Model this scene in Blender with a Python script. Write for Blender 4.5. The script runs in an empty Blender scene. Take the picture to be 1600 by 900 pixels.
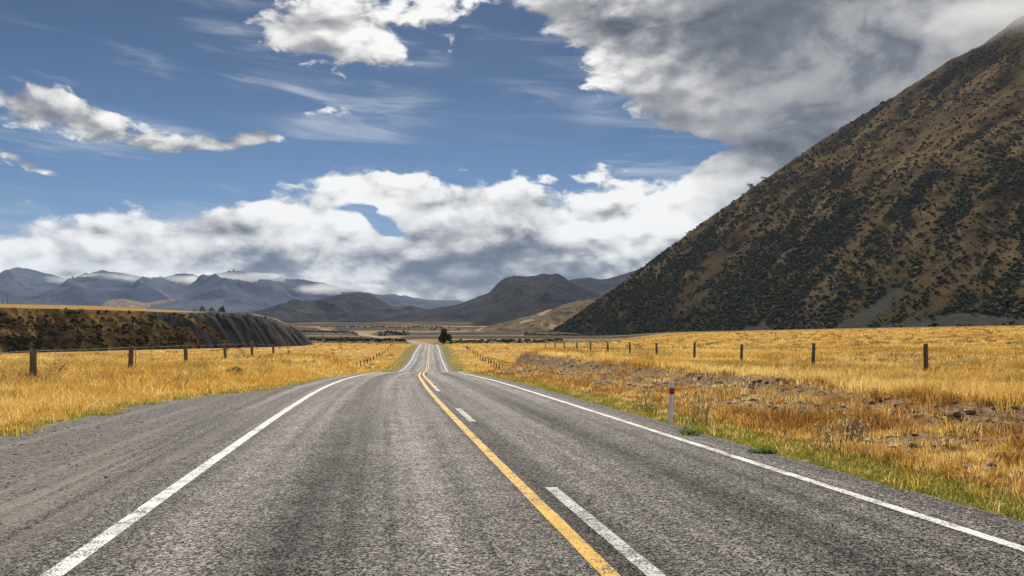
import bpy, math, random
import numpy as np
from mathutils import Vector, Matrix

S = bpy.context.scene
R = math.radians
rng = np.random.default_rng(11)
random.seed(5)
CAMZ, F, VH = 1.57, 1200.0, 520.0      # eye height, focal length and horizon row of the 1600x900 photograph

# ------------------------------------------------------------------ camera
cd = bpy.data.cameras.new("camera"); cam = bpy.data.objects.new("camera", cd)
S.collection.objects.link(cam); S.camera = cam
cam.location = (0, 0, CAMZ); cam.rotation_euler = (R(90), 0, 0)
cd.sensor_width = 36; cd.lens = 27; cd.shift_y = 70 / 1600
cd.clip_start = 0.1; cd.clip_end = 40000

# ------------------------------------------------------------------ exposure
S.view_settings.view_transform = 'Standard'; S.view_settings.look = 'None'
S.view_settings.gamma = 1; S.view_settings.use_curve_mapping = False
EXPOSURE = 0.70
S.view_settings.exposure = EXPOSURE
S.cycles.use_adaptive_sampling = True; S.cycles.adaptive_threshold = 0.03
S.cycles.use_denoising = True
S.cycles.max_bounces = 6; S.cycles.diffuse_bounces = 2; S.cycles.glossy_bounces = 2
S.cycles.transmission_bounces = 3; S.cycles.volume_bounces = 0; S.cycles.transparent_max_bounces = 4

# ------------------------------------------------------------------ sun
SUN_AZ, SUN_EL = R(-7), R(39)                   # azimuth measured from +Y towards +X
sdir = Vector((math.sin(SUN_AZ)*math.cos(SUN_EL), math.cos(SUN_AZ)*math.cos(SUN_EL), math.sin(SUN_EL)))
sl = bpy.data.lights.new("sun", 'SUN'); so = bpy.data.objects.new("sun", sl)
S.collection.objects.link(so); so.location = (0, 0, 60)
so.rotation_euler = (-sdir).to_track_quat('-Z', 'Y').to_euler()
sl.energy = 4.7; sl.angle = R(0.53); sl.color = (1.0, 0.93, 0.82)

# ------------------------------------------------------------------ node helper
class NT:
    """tiny expression builder over a node tree"""
    def __init__(self, nt): self.nt = nt
    def node(self, typ, **kw):
        n = self.nt.nodes.new(typ)
        for k, v in kw.items(): setattr(n, k, v)
        return n
    def put(self, sock, v):
        if isinstance(v, bpy.types.NodeSocket): self.nt.links.new(v, sock)
        else: sock.default_value = v
    def m(self, op, a, b=None, c=None, clamp=False):
        n = self.node('ShaderNodeMath', operation=op, use_clamp=clamp)
        for i, v in enumerate((a, b, c)):
            if v is not None: self.put(n.inputs[i], v)
        return n.outputs[0]
    def add(self, a, b): return self.m('ADD', a, b)
    def sub(self, a, b): return self.m('SUBTRACT', a, b)
    def mul(self, a, b): return self.m('MULTIPLY', a, b)
    def mad(self, a, b, c): return self.m('MULTIPLY_ADD', a, b, c)
    def clamp(self, a): return self.m('ADD', a, 0.0, clamp=True)
    def ramp(self, v, a, b, lo=0.0, hi=1.0, smooth=True):
        n = self.node('ShaderNodeMapRange', interpolation_type='SMOOTHSTEP' if smooth else 'LINEAR')
        self.put(n.inputs[0], v)
        for i, q in enumerate((a, b, lo, hi)): self.put(n.inputs[i+1], q)
        return n.outputs[0]
    def mix(self, f, a, b):
        n = self.node('ShaderNodeMix', data_type='RGBA')
        self.put(n.inputs[0], f)
        for s, v in ((n.inputs[6], a), (n.inputs[7], b)):
            self.put(s, v if isinstance(v, bpy.types.NodeSocket) else (*v[:3], 1))
        return n.outputs[2]
    def tint(self, col, f):
        n = self.node('ShaderNodeVectorMath', operation='SCALE')
        self.put(n.inputs[0], col); self.put(n.inputs[3], f)
        return n.outputs[0]
    def vmath(self, op, a, b):
        n = self.node('ShaderNodeVectorMath', operation=op)
        self.put(n.inputs[0], a); self.put(n.inputs[1], b)
        return n.outputs[0]
    def xyz(self, x, y, z):
        n = self.node('ShaderNodeCombineXYZ')
        for i, v in enumerate((x, y, z)): self.put(n.inputs[i], v)
        return n.outputs[0]
    def sep(self, v):
        n = self.node('ShaderNodeSeparateXYZ'); self.put(n.inputs[0], v)
        return n.outputs
    def noise(self, v, scale, detail=4, rough=0.55, dist=0.0, lac=2.0):
        n = self.node('ShaderNodeTexNoise'); self.put(n.inputs['Vector'], v)
        n.inputs['Scale'].default_value = scale; n.inputs['Detail'].default_value = detail
        n.inputs['Roughness'].default_value = rough; n.inputs['Distortion'].default_value = dist
        n.inputs['Lacunarity'].default_value = lac
        return n.outputs[0]
    def voro(self, v, scale, feature='F1', detail=0.0, rough=0.5, smooth=0.3, out='Distance'):
        n = self.node('ShaderNodeTexVoronoi', feature=feature); self.put(n.inputs['Vector'], v)
        n.inputs['Scale'].default_value = scale; n.inputs['Detail'].default_value = detail
        n.inputs['Roughness'].default_value = rough
        if feature == 'SMOOTH_F1': n.inputs['Smoothness'].default_value = smooth
        return n.outputs[out]
    def curve(self, v, pts, lo, hi):
        """piecewise curve through pts (x,y), x mapped from lo..hi"""
        x = self.m('DIVIDE', self.sub(v, lo), hi - lo, clamp=True)
        n = self.node('ShaderNodeFloatCurve'); self.put(n.inputs['Value'], x)
        ys = [p[1] for p in pts]; y0, y1 = min(ys), max(ys)
        c = n.mapping.curves[0]
        q = [((px-lo)/(hi-lo), (py-y0)/(y1-y0)) for px, py in pts]
        c.points[0].location = q[0]; c.points[1].location = q[-1]
        for p in q[1:-1]: c.points.new(*p)
        for p in c.points: p.handle_type = 'AUTO_CLAMPED'
        n.mapping.update()
        return self.mad(n.outputs[0], y1 - y0, y0)

# ------------------------------------------------------------------ world: sky and clouds by direction
W = bpy.data.worlds.new("World"); S.world = W; W.use_nodes = True
W.node_tree.nodes.clear()
SKY_STRENGTH = 0.1
def pa(u, v):                                   # photograph column/row -> azimuth*1200, tan(elevation)*1200
    a = math.atan((u - 800)/F); return a*1200, (VH - v)*math.cos(a)

def sky_warp(b, A, T):
    az = b.mul(A, 1/1200.0)
    P = b.xyz(b.m('SINE', az), b.m('COSINE', az), b.mul(T, 1.75/1200.0))
    return b.noise(P, 3.6, 2, 0.5), b.noise(b.vmath('ADD', P, (7.3, 2.1, 4.4)), 3.6, 2, 0.5)
def small_clouds(b, A, T, n1, n2):
    """the separate clouds, each an uneven patch at its own bearing and height"""
    Aw = b.mad(b.sub(n1, .5), 150, A); Tw = b.mad(b.sub(n2, .5), 110, T)
    def blob(u, v, ru, rv, w, rot=0):
        ca, ct = pa(u, v); k = math.cos(math.atan((u-800)/F))
        du, dv = b.sub(Aw, ca), b.sub(Tw, ct)
        c, s = math.cos(R(rot)), math.sin(R(rot))
        x = b.mad(du, c/(ru*k*k), b.mul(dv, s/(ru*k*k)))
        y = b.mad(dv, c/(rv*k), b.mul(du, -s/(rv*k)))
        return b.mul(b.m('POWER', 2.718, b.mul(b.mad(x, x, b.mul(y, y)), -1.0)), w)
    acc = 0.0
    for a in ((650, 0, 290, 90, .72, 0), (530, 75, 120, 55, .42, -10), (650, 90, 80, 30, .22, 0), (470, 40, 90, 50, .3, 0),
              (-30, 140, 150, 60, .74, -10), (95, 170, 95, 44, .55, -20), (250, 208, 75, 24, .72, -5), (335, 208, 80, 32, .74, -8), (415, 212, 55, 18, .66, 0),
              (575, 166, 70, 24, .62, -6), (295, 277, 60, 10, .52, 0), (95, 280, 150, 13, .50, -17), (15, 256, 65, 18, .36, -20), (20, 325, 110, 11, .48, -3),
              (755, 97, 45, 24, .36, 20), (800, 210, 60, 16, .28, 10), (525, 200, 34, 13, .36, 0), (205, 215, 40, 14, .35, 0), (170, 255, 30, 9, .34, 0),
              (575, 295, 90, 34, .55, 0), (90, 350, 90, 30, .3, 0), (618, 374, 62, 20, -1.0, -28), (560, 346, 40, 6, -.4, 10), (0, 385, 120, 34, .5, 0), (1060, 228, 50, 22, -.8, 0), (690, 435, 120, 34, .55, 0), (110, 335, 40, 12, -.4, 0), (470, 440, 200, 30, .35, 0)):
        acc = b.add(acc, blob(*a)) if not isinstance(acc, float) else blob(*a)
    return acc
def build_density_group():
    g = bpy.data.node_groups.new("cloud_density", 'ShaderNodeTree')
    for q in ("A", "T", "small", "n1", "n2"): g.interface.new_socket(q, in_out='INPUT', socket_type='NodeSocketFloat')
    g.interface.new_socket("D", in_out='OUTPUT', socket_type='NodeSocketFloat')
    b = NT(g); gi = g.nodes.new('NodeGroupInput'); go = g.nodes.new('NodeGroupOutput')
    A, T, small, n1, n2 = gi.outputs[:5]
    az = b.mul(A, 1/1200.0)
    P = b.xyz(b.m('SINE', az), b.m('COSINE', az), b.mul(T, 1.75/1200.0))
    # the long cumulus bank: everything under a top line
    top = [pa(u, v) for u, v in ((-400,330),(0,352),(95,350),(125,322),(230,302),(320,300),(400,282),(480,264),(560,266),(650,262),(720,254),(800,244),(855,252),(890,268),(935,250),(1000,250),(1080,225),(1200,120),(1400,60),(2000,60))]
    tt = b.curve(A, [(-1900, top[0][1])] + top + [(1900, top[-1][1])], -1900, 1900)
    bank = b.m('MINIMUM', b.mul(b.sub(tt, b.mad(b.sub(n2, .5), 60, T)), 0.0105), 1.12)
    bank = b.m('MAXIMUM', bank, -1.0)
    # the grey sheet that covers the upper right
    edge = [pa(u, v) for u, v in ((1080,262),(1050,235),(985,205),(935,165),(900,125),(850,65),(800,5),(740,-120),(500,-300))]
    ee = b.curve(T, [(t, a) for a, t in edge] , edge[0][1], edge[-1][1])
    sheet = b.m('MINIMUM', b.mul(b.sub(b.mad(b.sub(n1, .5), 130, A), ee), 0.0085), 2.0)
    sheet = b.m('MAXIMUM', sheet, -1.0)
    acc = b.m('SMOOTH_MAX', bank, sheet, .15)
    acc = b.m('MAXIMUM', acc, b.mad(T, 0, -.34))
    acc = b.add(acc, small)
    puff = b.m('MINIMUM', b.voro(P, 7, 'SMOOTH_F1', 2.0, .5, .25), .85)
    fine = b.noise(b.vmath('ADD', P, (1.7, 5.2, .3)), 8, 7, .57, .25)
    puff2 = b.voro(b.vmath('ADD', P, b.xyz(b.mul(fine, .05), 0, b.mul(fine, .06))), 17, 'SMOOTH_F1', 1.0, .5, .2)
    det = b.noise(b.vmath('ADD', P, (4.1, .2, 7.3)), 27, 4, .6, .4)
    D = b.add(b.add(acc, b.mul(b.sub(fine, .5), 1.35)), b.add(b.mad(b.sub(.53, puff), .85, b.mul(b.sub(.52, puff2), .30)), b.mul(b.sub(det, .5), b.ramp(acc, .1, .6, 1.5, .55))))
    b.put(go.inputs[0], D)
    return g

def build_sky():
    b = NT(W.node_tree)
    tc = b.node('ShaderNodeTexCoord'); x, y, z = b.sep(tc.outputs['Generated'])
    r = b.m('SQRT', b.mad(x, x, b.mul(y, y))); r = b.m('MAXIMUM', r, .02)
    A = b.mul(b.m('ARCTAN2', x, y), 1200); T = b.mul(b.m('DIVIDE', z, r), 1200)
    T = b.m('MINIMUM', T, 4000.0)
    g = build_density_group()
    def dens(a, t):
        n = b.node('ShaderNodeGroup', node_tree=g)
        for i, q in enumerate((a, t, small, n1, n2)): b.put(n.inputs[i], q)
        return n.outputs[0]
    n1, n2 = sky_warp(b, A, T); small = small_clouds(b, A, T, n1, n2)
    # direction towards the sun in the same chart
    sA, sT = SUN_AZ*1200, math.tan(SUN_EL)*1200
    dA, dT = b.sub(sA, A), b.sub(sT, T)
    ln = b.m('SQRT', b.mad(dA, dA, b.mad(dT, dT, 400)))
    ux, uy = b.m('DIVIDE', dA, ln), b.m('DIVIDE', dT, ln)
    D0 = dens(A, T)
    D1 = dens(b.mad(ux, 18, A), b.mad(uy, 18, T))
    D2 = dens(b.mad(ux, 70, A), b.mad(uy, 70, T))
    alpha = b.ramp(D0, -.02, .26)
    def dif(d, lim): return b.m('MINIMUM', b.m('MAXIMUM', b.sub(D0, d), -lim), lim)
    soft = b.mad(b.mul(b.ramp(A, 120, 420), b.ramp(T, 60, 280)), -.82, 1.0)      # the sheet is smooth overhead to the right
    rel = b.add(b.mul(dif(D1, .6), .95), b.mul(dif(D2, .8), .36))
    rel = b.m('DIVIDE', rel, b.mad(b.m('ABSOLUTE', rel), 1.1, 1.0))
    lit = b.mad(rel, b.mul(soft, b.ramp(T, 240, 340, 1.65, 1.25)), .54)
    # heavier grey parts of the cloud
    def patch(u, v, ru, rv, w, rot=0):
        ca, ct = pa(u, v); du, dv = b.sub(A, ca), b.sub(T, ct)
        c, s = math.cos(R(rot)), math.sin(R(rot))
        xx = b.mad(du, c/ru, b.mul(dv, s/ru)); yy = b.mad(dv, c/rv, b.mul(du, -s/rv))
        return b.mul(b.m('POWER', 2.718, b.mul(b.mad(xx, xx, b.mul(yy, yy)), -1.0)), w)
    heavy = 0.0
    for a in ((415,368,95,34,.75,0),(285,352,75,24,.5,0),(310,402,90,22,.5,0),(745,350,120,55,.75,0),(480,404,150,16,.5,0),(150,402,80,18,.45,0),
              (830,388,150,18,.6,0),(900,412,150,10,.3,0),(1230,235,160,46,.55,14),(1420,90,340,140,.75,0),(1150,30,200,50,.35,0),(1040,45,130,30,.3,0),(1060,130,120,24,-.35,-20),(960,150,40,90,-.3,40),(1010,320,170,45,-.45,20),(940,120,60,60,-.3,0)):
        p = patch(*a); heavy = p if isinstance(heavy, float) else b.add(heavy, p)
    heavy = b.m('MINIMUM', heavy, b.ramp(T, 210, 320, .95, .62))
    P3 = b.xyz(b.m('SINE', b.mul(A, 1/1200)), b.m('COSINE', b.mul(A, 1/1200)), b.mul(T, 1.5/1200))
    hn = b.noise(P3, 9, 6, .6, .4)
    heavy = b.mul(heavy, b.ramp(hn, .36, .62, .30, 1.2))
    lit = b.add(lit, b.ramp(T, 110, 40, 0, .06))
    lit = b.add(lit, b.mul(b.ramp(T, 260, 520, 0, .30), b.ramp(b.m('ABSOLUTE', b.sub(A, sA)), 420, 60)))
    lit = b.clamp(b.sub(lit, b.mul(heavy, .58)))
    cr = b.node('ShaderNodeValToRGB'); b.put(cr.inputs[0], lit)
    K = 1/(SKY_STRENGTH*2**EXPOSURE)
    stops = ((0.0, (.10, .112, .135)), (.22, (.20, .212, .238)), (.45, (.38, .38, .385)), (.7, (.66, .655, .64)), (1.0, (.99, .98, .95)))
    el = cr.color_ramp.elements
    while len(el) < len(stops): el.new(.5)
    for e, (p, c) in zip(el, stops): e.position = p; e.color = (*c, 1)
    cloud = b.tint(cr.outputs[0], K)
    # clear air
    st = b.node('ShaderNodeTexSky', sky_type='NISHITA', sun_disc=False)
    st.sun_elevation = SUN_EL; st.sun_rotation = SUN_AZ
    st.altitude = 600; st.air_density = 1.0; st.dust_density = .35; st.ozone_density = 2.0
    blue = b.vmath('MULTIPLY', st.outputs[0], (.175, .228, .29))
    blue = b.tint(blue, b.ramp(T, 120, 520, 1.12, .68))
    # thin high streaks
    Pc = b.xyz(b.mul(A, .0016), b.mad(A, .0006, b.mul(T, .011)), 3.3)
    ci = b.noise(Pc, 2.6, 7, .6, .5)
    cm = b.noise(b.xyz(b.mul(A, .0022), b.mul(T, .004), 9.1), 1.5, 2, .5)
    cirrus = b.mul(b.mul(b.ramp(ci, .46, .80), b.ramp(cm, .34, .58)), .55)
    blue = b.mix(cirrus, blue, (.75*K, .77*K, .80*K))
    # pale air low over the land
    blue = b.mix(b.ramp(T, 190, 20, 0, .35), blue, (.50*K, .55*K, .60*K))
    col = b.mix(alpha, blue, cloud)
    bg = b.node('ShaderNodeBackground'); b.put(bg.inputs[0], col); bg.inputs[1].default_value = SKY_STRENGTH
    out = b.node('ShaderNodeOutputWorld'); b.nt.links.new(bg.outputs[0], out.inputs[0])
build_sky()
W.cycles.sampling_method = 'MANUAL'; W.cycles.sample_map_resolution = 512

# ------------------------------------------------------------------ noise in numpy
def _h(ix, iy, seed):
    v = (ix.astype(np.int64)*374761393 + iy.astype(np.int64)*668265263 + seed*974634211) & 0xffffffff
    v = ((v ^ (v >> 13))*1274126177) & 0xffffffff
    return (v ^ (v >> 16)) & 0xffffffff
def perlin(x, y, seed=0):
    x = np.asarray(x, float); y = np.asarray(y, float)
    ix, iy = np.floor(x), np.floor(y); fx, fy = x-ix, y-iy
    ux, uy = fx*fx*fx*(fx*(fx*6-15)+10), fy*fy*fy*(fy*(fy*6-15)+10)
    def g(dx, dy):
        a = _h(ix+dx, iy+dy, seed)*(2*np.pi/4294967296.0)
        return np.cos(a)*(fx-dx) + np.sin(a)*(fy-dy)
    a = g(0,0)*(1-ux)+g(1,0)*ux; b = g(0,1)*(1-ux)+g(1,1)*ux
    return (a*(1-uy)+b*uy)*1.4
def fbm(x, y, o=4, seed=0, gain=.5):
    t = 0; a = 1.0; n = 0
    for i in range(o):
        t = t + a*perlin(x*2**i, y*2**i, seed+i); n += a; a *= gain
    return t/n
def ridged(x, y, o=5, seed=0, gain=.5):
    t = 0; a = 1.0; n = 0
    for i in range(o):
        t = t + a*(1-2*np.abs(perlin(x*2**i, y*2**i, seed+i))); n += a; a *= gain
    return t/n
def sst(a, b, x):
    t = np.clip((x-a)/(b-a), 0, 1); return t*t*(3-2*t)
def smooth_table(xs, ys, x):
    """monotone-ish cubic through table points"""
    xs, ys = np.asarray(xs, float), np.asarray(ys, float)
    h = np.diff(xs); d = np.diff(ys)/h
    m = np.empty_like(ys); m[0], m[-1] = d[0], d[-1]
    m[1:-1] = (d[:-1]*h[1:]+d[1:]*h[:-1])/(h[1:]+h[:-1])
    x = np.asarray(x, float)
    xc = np.clip(x, xs[0], xs[-1]); i = np.clip(np.searchsorted(xs, xc)-1, 0, len(h)-1)
    t = (xc-xs[i])/h[i]; t2, t3 = t*t, t*t*t
    r = (2*t3-3*t2+1)*ys[i]+(t3-2*t2+t)*h[i]*m[i]+(-2*t3+3*t2)*ys[i+1]+(t3-t2)*h[i]*m[i+1]
    return r + np.where(x > xs[-1], (x-xs[-1])*m[-1], 0) + np.where(x < xs[0], (x-xs[0])*m[0], 0)

# ------------------------------------------------------------------ the road's line and level, the lie of the land
RX = ([-40, 0, 10, 19, 25, 35, 50, 70, 112, 150, 200, 330, 350, 372, 400, 450, 600, 900, 1200, 1500],
      [8.57, 1.57, -.18, -1.70, -2.66, -4.1, -6.05, -8.3, -12.7, -16.6, -21.9, -35.8, -38.2, -41.6, -48, -62, -103, -196, -333, -500])
RZ = ([-60, 0, 10, 20, 25, 35, 46, 57, 68, 80, 95, 112, 130, 150, 175, 200, 240, 290, 330, 350, 372, 400, 450, 600, 900, 1200, 1500],
      [.75, 0, -.125, -.27, -.36, -.62, -1.02, -1.48, -1.93, -2.52, -3.27, -4.08, -4.5, -4.68, -4.6, -4.27, -3.75, -3.45, -3.42, -3.75, -4.2, -4.05, -3.3, -2.2, 2.7, 9.6, 14.5])
def road_x(y): return smooth_table(*RX, y)
def road_z(y): return smooth_table(*RZ, y)
def lat(x, y):
    e = 1.0; s = (road_x(y+e)-road_x(y-e))/(2*e)
    return (x-road_x(y))/np.sqrt(1+s*s)
def at_road(y, l):
    s = (road_x(y+1)-road_x(y-1))/2
    return road_x(y)+l*np.sqrt(1+s*s)
def shoulder_edge(y):                            # where the pull-off gravel ends on the left
    return np.interp(y, [0, 8, 14, 21, 27, 36, 45, 60, 400], [-7.4, -7.7, -8.2, -8.3, -6.4, -5.2, -4.7, -4.5, -4.4])
def far_z(y):
    return smooth_table([80, 112, 150, 200, 240, 330, 450, 600, 900, 1200, 2000, 3000, 6000, 14000],
                        [-3.6, -4.6, -5.0, -4.6, -4.1, -3.75, -3.3, -1.9, 2.6, 9.0, 25, 45, 80, 100], y)
RISERS = ((372, 1.5), (520, 1.6), (690, 2.6), (1000, 4.0), (1500, 7.0))
def riser_y(yb, x): return yb*(1+.035*fbm(x/(yb*.22), x*0+yb, 3, 41)+.00012*x)
def ground_parts(x, y):
    x = np.asarray(x, float); y = np.asarray(y, float)
    l = lat(x, np.clip(y, -60, 1500)); zr = road_z(np.clip(y, -60, 1500))
    yy = np.clip(y, -60, None)
    n_big = fbm(x/38, y/38, 3, 3); n_mid = fbm(x/7, y/7, 3, 9); n_fine = fbm(x/1.1, y/1.1, 3, 21)
    zl = np.interp(yy, [-60, 0, 26, 50, 62, 80], [.5, 0, -.2, -.36, -.45, -1.0]) + .06*n_mid
    zpr = np.interp(yy, [-60, 0, 25, 60, 80, 125, 200, 400], [.5, .1, -.1, -.46, -.6, -1.2, -1.0, -.4]) + .024*np.maximum(0, x-19) + .07*n_mid
    ye = np.interp(l, [-200, -60, -13, -5, 4, 8, 12, 19, 40, 100, 200, 400], [76, 76, 84, 76, 74, 80, 98, 138, 205, 360, 620, 900])
    wd = np.clip(ye*.16, 10, 60)
    m = 1-sst(-wd, wd*.9, y-ye)
    zf = far_z(y) + .25*n_big*sst(90, 200, y)
    # low steps in the river flats beyond the dip
    for yb, hb in RISERS: zf = zf + hb*sst(0, yb*.05, y-riser_y(yb, x))*sst(-9, 12, np.abs(l)-4)-hb*sst(yb*.06, yb*.34, y-riser_y(yb, x))
    zf = zf + 0*sst(0, 8, y-(372+18*fbm(x/90, x*0, 2, 41)))*sst(-12, 14, x+18)
    zf = zf + sst(700, 2000, y)*6*fbm(x/300, y/300, 3, 55)
    # left side
    se = shoulder_edge(y)
    a = sst(0, 3.2, se-l)
    left_top = zl*m + zf*(1-m)
    zleft = (zr-.10)*(1-a)+left_top*a
    # right side: verge, cut bank with a small scarp, then the plain
    crest = 10.6+.9*fbm(x*0+y/9, x*0, 2, 31)
    ar = .40*sst(5.4, 9.4, l)+.60*sst(crest-.65, crest+.35, l)
    right_top = (zpr+.24*np.exp(-((l-crest-1.0)/1.5)**2)*sst(6, 14, y))*m + zf*(1-m)
    zright = (zr-.13)*(1-ar)+right_top*ar
    rough = sst(4.6, 7, l)*(1-sst(11, 14, l))*m
    zright = zright + rough*(.15*n_fine+.20*fbm(x/2.6, y/2.6, 2, 77))
    z = np.where(l < 0, zleft, zright)
    wr = np.where(l < 0, sst(.75, 0, -l-np.interp(y, [0, 40, 75], [5.1, 4.9, 4.2])), sst(4.55, 3.95, l))
    onroad = (y < 1500)
    z = np.where(onroad, z*(1-wr)+(zr-.075)*wr, zf)
    z = z+.012*n_fine*(1-wr)
    return dict(z=z, l=l, m=m, ye=ye, crest=crest, se=se, zr=zr, nb=n_big, nm=n_mid, nf=n_fine)
def lip(x, y, l, crest):
    return np.exp(-((l-crest+.25)/.55)**2)*np.clip(.75+1.6*fbm(x/2.2, y/2.2, 3, 97), 0, 1)
def bare(x, y):
    return np.clip(np.interp(y, [6, 11, 19, 23, 27, 60, 75], [.3, .9, .85, .5, 1.15, 1.2, .8])+1.9*fbm(x/3.3, y/3.3, 3, 90), 0, 1)
def ground_z(x, y): return ground_parts(x, y)['z']

# ------------------------------------------------------------------ mesh helpers
COL = S.collection
def link(name, me, mat=None, parent=None, smooth=True, label=None, cat=None, group=None, kind=None, loc=None):
    o = bpy.data.objects.new(name, me); COL.objects.link(o)
    if mat is not None: me.materials.append(mat)
    if smooth and me is not None and hasattr(me, 'polygons') and len(me.polygons):
        me.polygons.foreach_set('use_smooth', np.ones(len(me.polygons), bool))
    if parent: o.parent = parent
    if loc is not None: o.location = loc
    tag(o, label, cat, group, kind)
    return o
def tag(o, label=None, cat=None, group=None, kind=None):
    for k, v in (('label', label), ('category', cat), ('group', group), ('kind', kind)):
        if v: o[k] = v
    return o
def empty(name, loc, label, cat, group=None):
    o = bpy.data.objects.new(name, None); COL.objects.link(o); o.location = loc; o.empty_display_size = .3
    return tag(o, label, cat, group)
def mesh_np(name, verts, faces_list, attrs=None):
    """verts Nx3; faces_list: arrays (M,k); attrs: name -> Nx4 point colours"""
    me = bpy.data.meshes.new(name)
    verts = np.ascontiguousarray(verts, np.float32)
    me.vertices.add(len(verts)); me.vertices.foreach_set('co', verts.ravel())
    loops = np.concatenate([f.ravel() for f in faces_list]).astype(np.int32)
    tot = np.concatenate([np.full(len(f), f.shape[1]) for f in faces_list]).astype(np.int32)
    start = np.concatenate([[0], np.cumsum(tot)[:-1]]).astype(np.int32)
    me.loops.add(len(loops)); me.loops.foreach_set('vertex_index', loops)
    me.polygons.add(len(tot)); me.polygons.foreach_set('loop_start', start); me.polygons.foreach_set('loop_total', tot)
    for k, a in (attrs or {}).items():
        at = me.attributes.new(k, 'FLOAT_COLOR', 'POINT'); at.data.foreach_set('color', np.ascontiguousarray(a, np.float32).ravel())
    me.update(calc_edges=True); me.validate()
    return me
def grid_faces(nr, nc, wrap=False):
    i = np.arange(nr-1)[:, None]; j = np.arange(nc if wrap else nc-1)[None, :]
    j2 = (j+1) % nc
    return np.stack([i*nc+j, i*nc+j2, (i+1)*nc+j2, (i+1)*nc+j], -1).reshape(-1, 4)
def grid_mesh(name, X, Y, Z, attrs=None, flip=False):
    f = grid_faces(*X.shape)
    if flip: f = f[:, ::-1]
    return mesh_np(name, np.stack([X, Y, Z], -1).reshape(-1, 3), [f], {k: a.reshape(-1, 4) for k, a in (attrs or {}).items()})
def uv_from(me, uv):
    l = me.uv_layers.new(name='uv'); vi = np.empty(len(me.loops), np.int32); me.loops.foreach_get('vertex_index', vi)
    l.data.foreach_set('uv', np.ascontiguousarray(uv[vi], np.float32).ravel())
def tube(path, r, n=6, cap=True):
    """tapered tube along path -> verts, quads"""
    path = [Vector(p) for p in path]; rs = r if isinstance(r, (list, tuple)) else [r]*len(path)
    V, Fq = [], []
    for i, p in enumerate(path):
        d = (path[min(i+1, len(path)-1)]-path[max(i-1, 0)]).normalized()
        a = d.cross(Vector((0, 0, 1)) if abs(d.z) < .9 else Vector((1, 0, 0))).normalized(); b = d.cross(a)
        for k in range(n):
            t = 2*math.pi*k/n; V.append(p+(a*math.cos(t)+b*math.sin(t))*rs[i])
    for i in range(len(path)-1):
        for k in range(n): Fq.append((i*n+k, i*n+(k+1) % n, (i+1)*n+(k+1) % n, (i+1)*n+k))
    if cap: Fq.append(tuple(range(n))[::-1]); Fq.append(tuple(range(len(V)-n, len(V))))
    return V, Fq
class MB:
    def __init__(s): s.v, s.f = [], []
    def add(s, vf):
        o = len(s.v); s.v += [tuple(p) for p in vf[0]]; s.f += [tuple(i+o for i in f) for f in vf[1]]; return s
    def box(s, c, d, bev=0):
        x, y, z = (q/2 for q in d)
        return s.add(([(c[0]+i*x, c[1]+j*y, c[2]+k*z) for i in (-1, 1) for j in (-1, 1) for k in (-1, 1)],
                      [(0,1,3,2),(4,6,7,5),(0,4,5,1),(2,3,7,6),(0,2,6,4),(1,5,7,3)]))
    def mesh(s, name):
        me = bpy.data.meshes.new(name); me.from_pydata(s.v, [], s.f); me.update(); return me

# ------------------------------------------------------------------ materials
def mat(name):
    m = bpy.data.materials.new(name); m.use_nodes = True; m.node_tree.nodes.clear()
    b = NT(m.node_tree); b.out = b.node('ShaderNodeOutputMaterial'); return m, b
def finish(b, color, rough=.85, bump=None, bump_d=.02, bump_s=.6, spec=.3, sh=None):
    p = b.node('ShaderNodeBsdfPrincipled')
    b.put(p.inputs['Base Color'], color if isinstance(color, bpy.types.NodeSocket) else (*color, 1))
    b.put(p.inputs['Roughness'], rough); b.put(p.inputs['Specular IOR Level'], spec)
    if bump is not None:
        n = b.node('ShaderNodeBump'); b.put(n.inputs['Height'], bump)
        n.inputs['Distance'].default_value = bump_d; n.inputs['Strength'].default_value = bump_s
        b.nt.links.new(n.outputs[0], p.inputs['Normal'])
    b.nt.links.new(p.outputs[0], b.out.inputs[0]); return p
def pos(b):
    return b.node('ShaderNodeNewGeometry').outputs['Position']
def attr(b, name):
    n = b.node('ShaderNodeAttribute', attribute_name=name)
    s = b.node('ShaderNodeSeparateColor'); b.nt.links.new(n.outputs['Color'], s.inputs[0])
    return n.outputs['Color'], s.outputs[0], s.outputs[1], s.outputs[2], n.outputs['Alpha']

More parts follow.
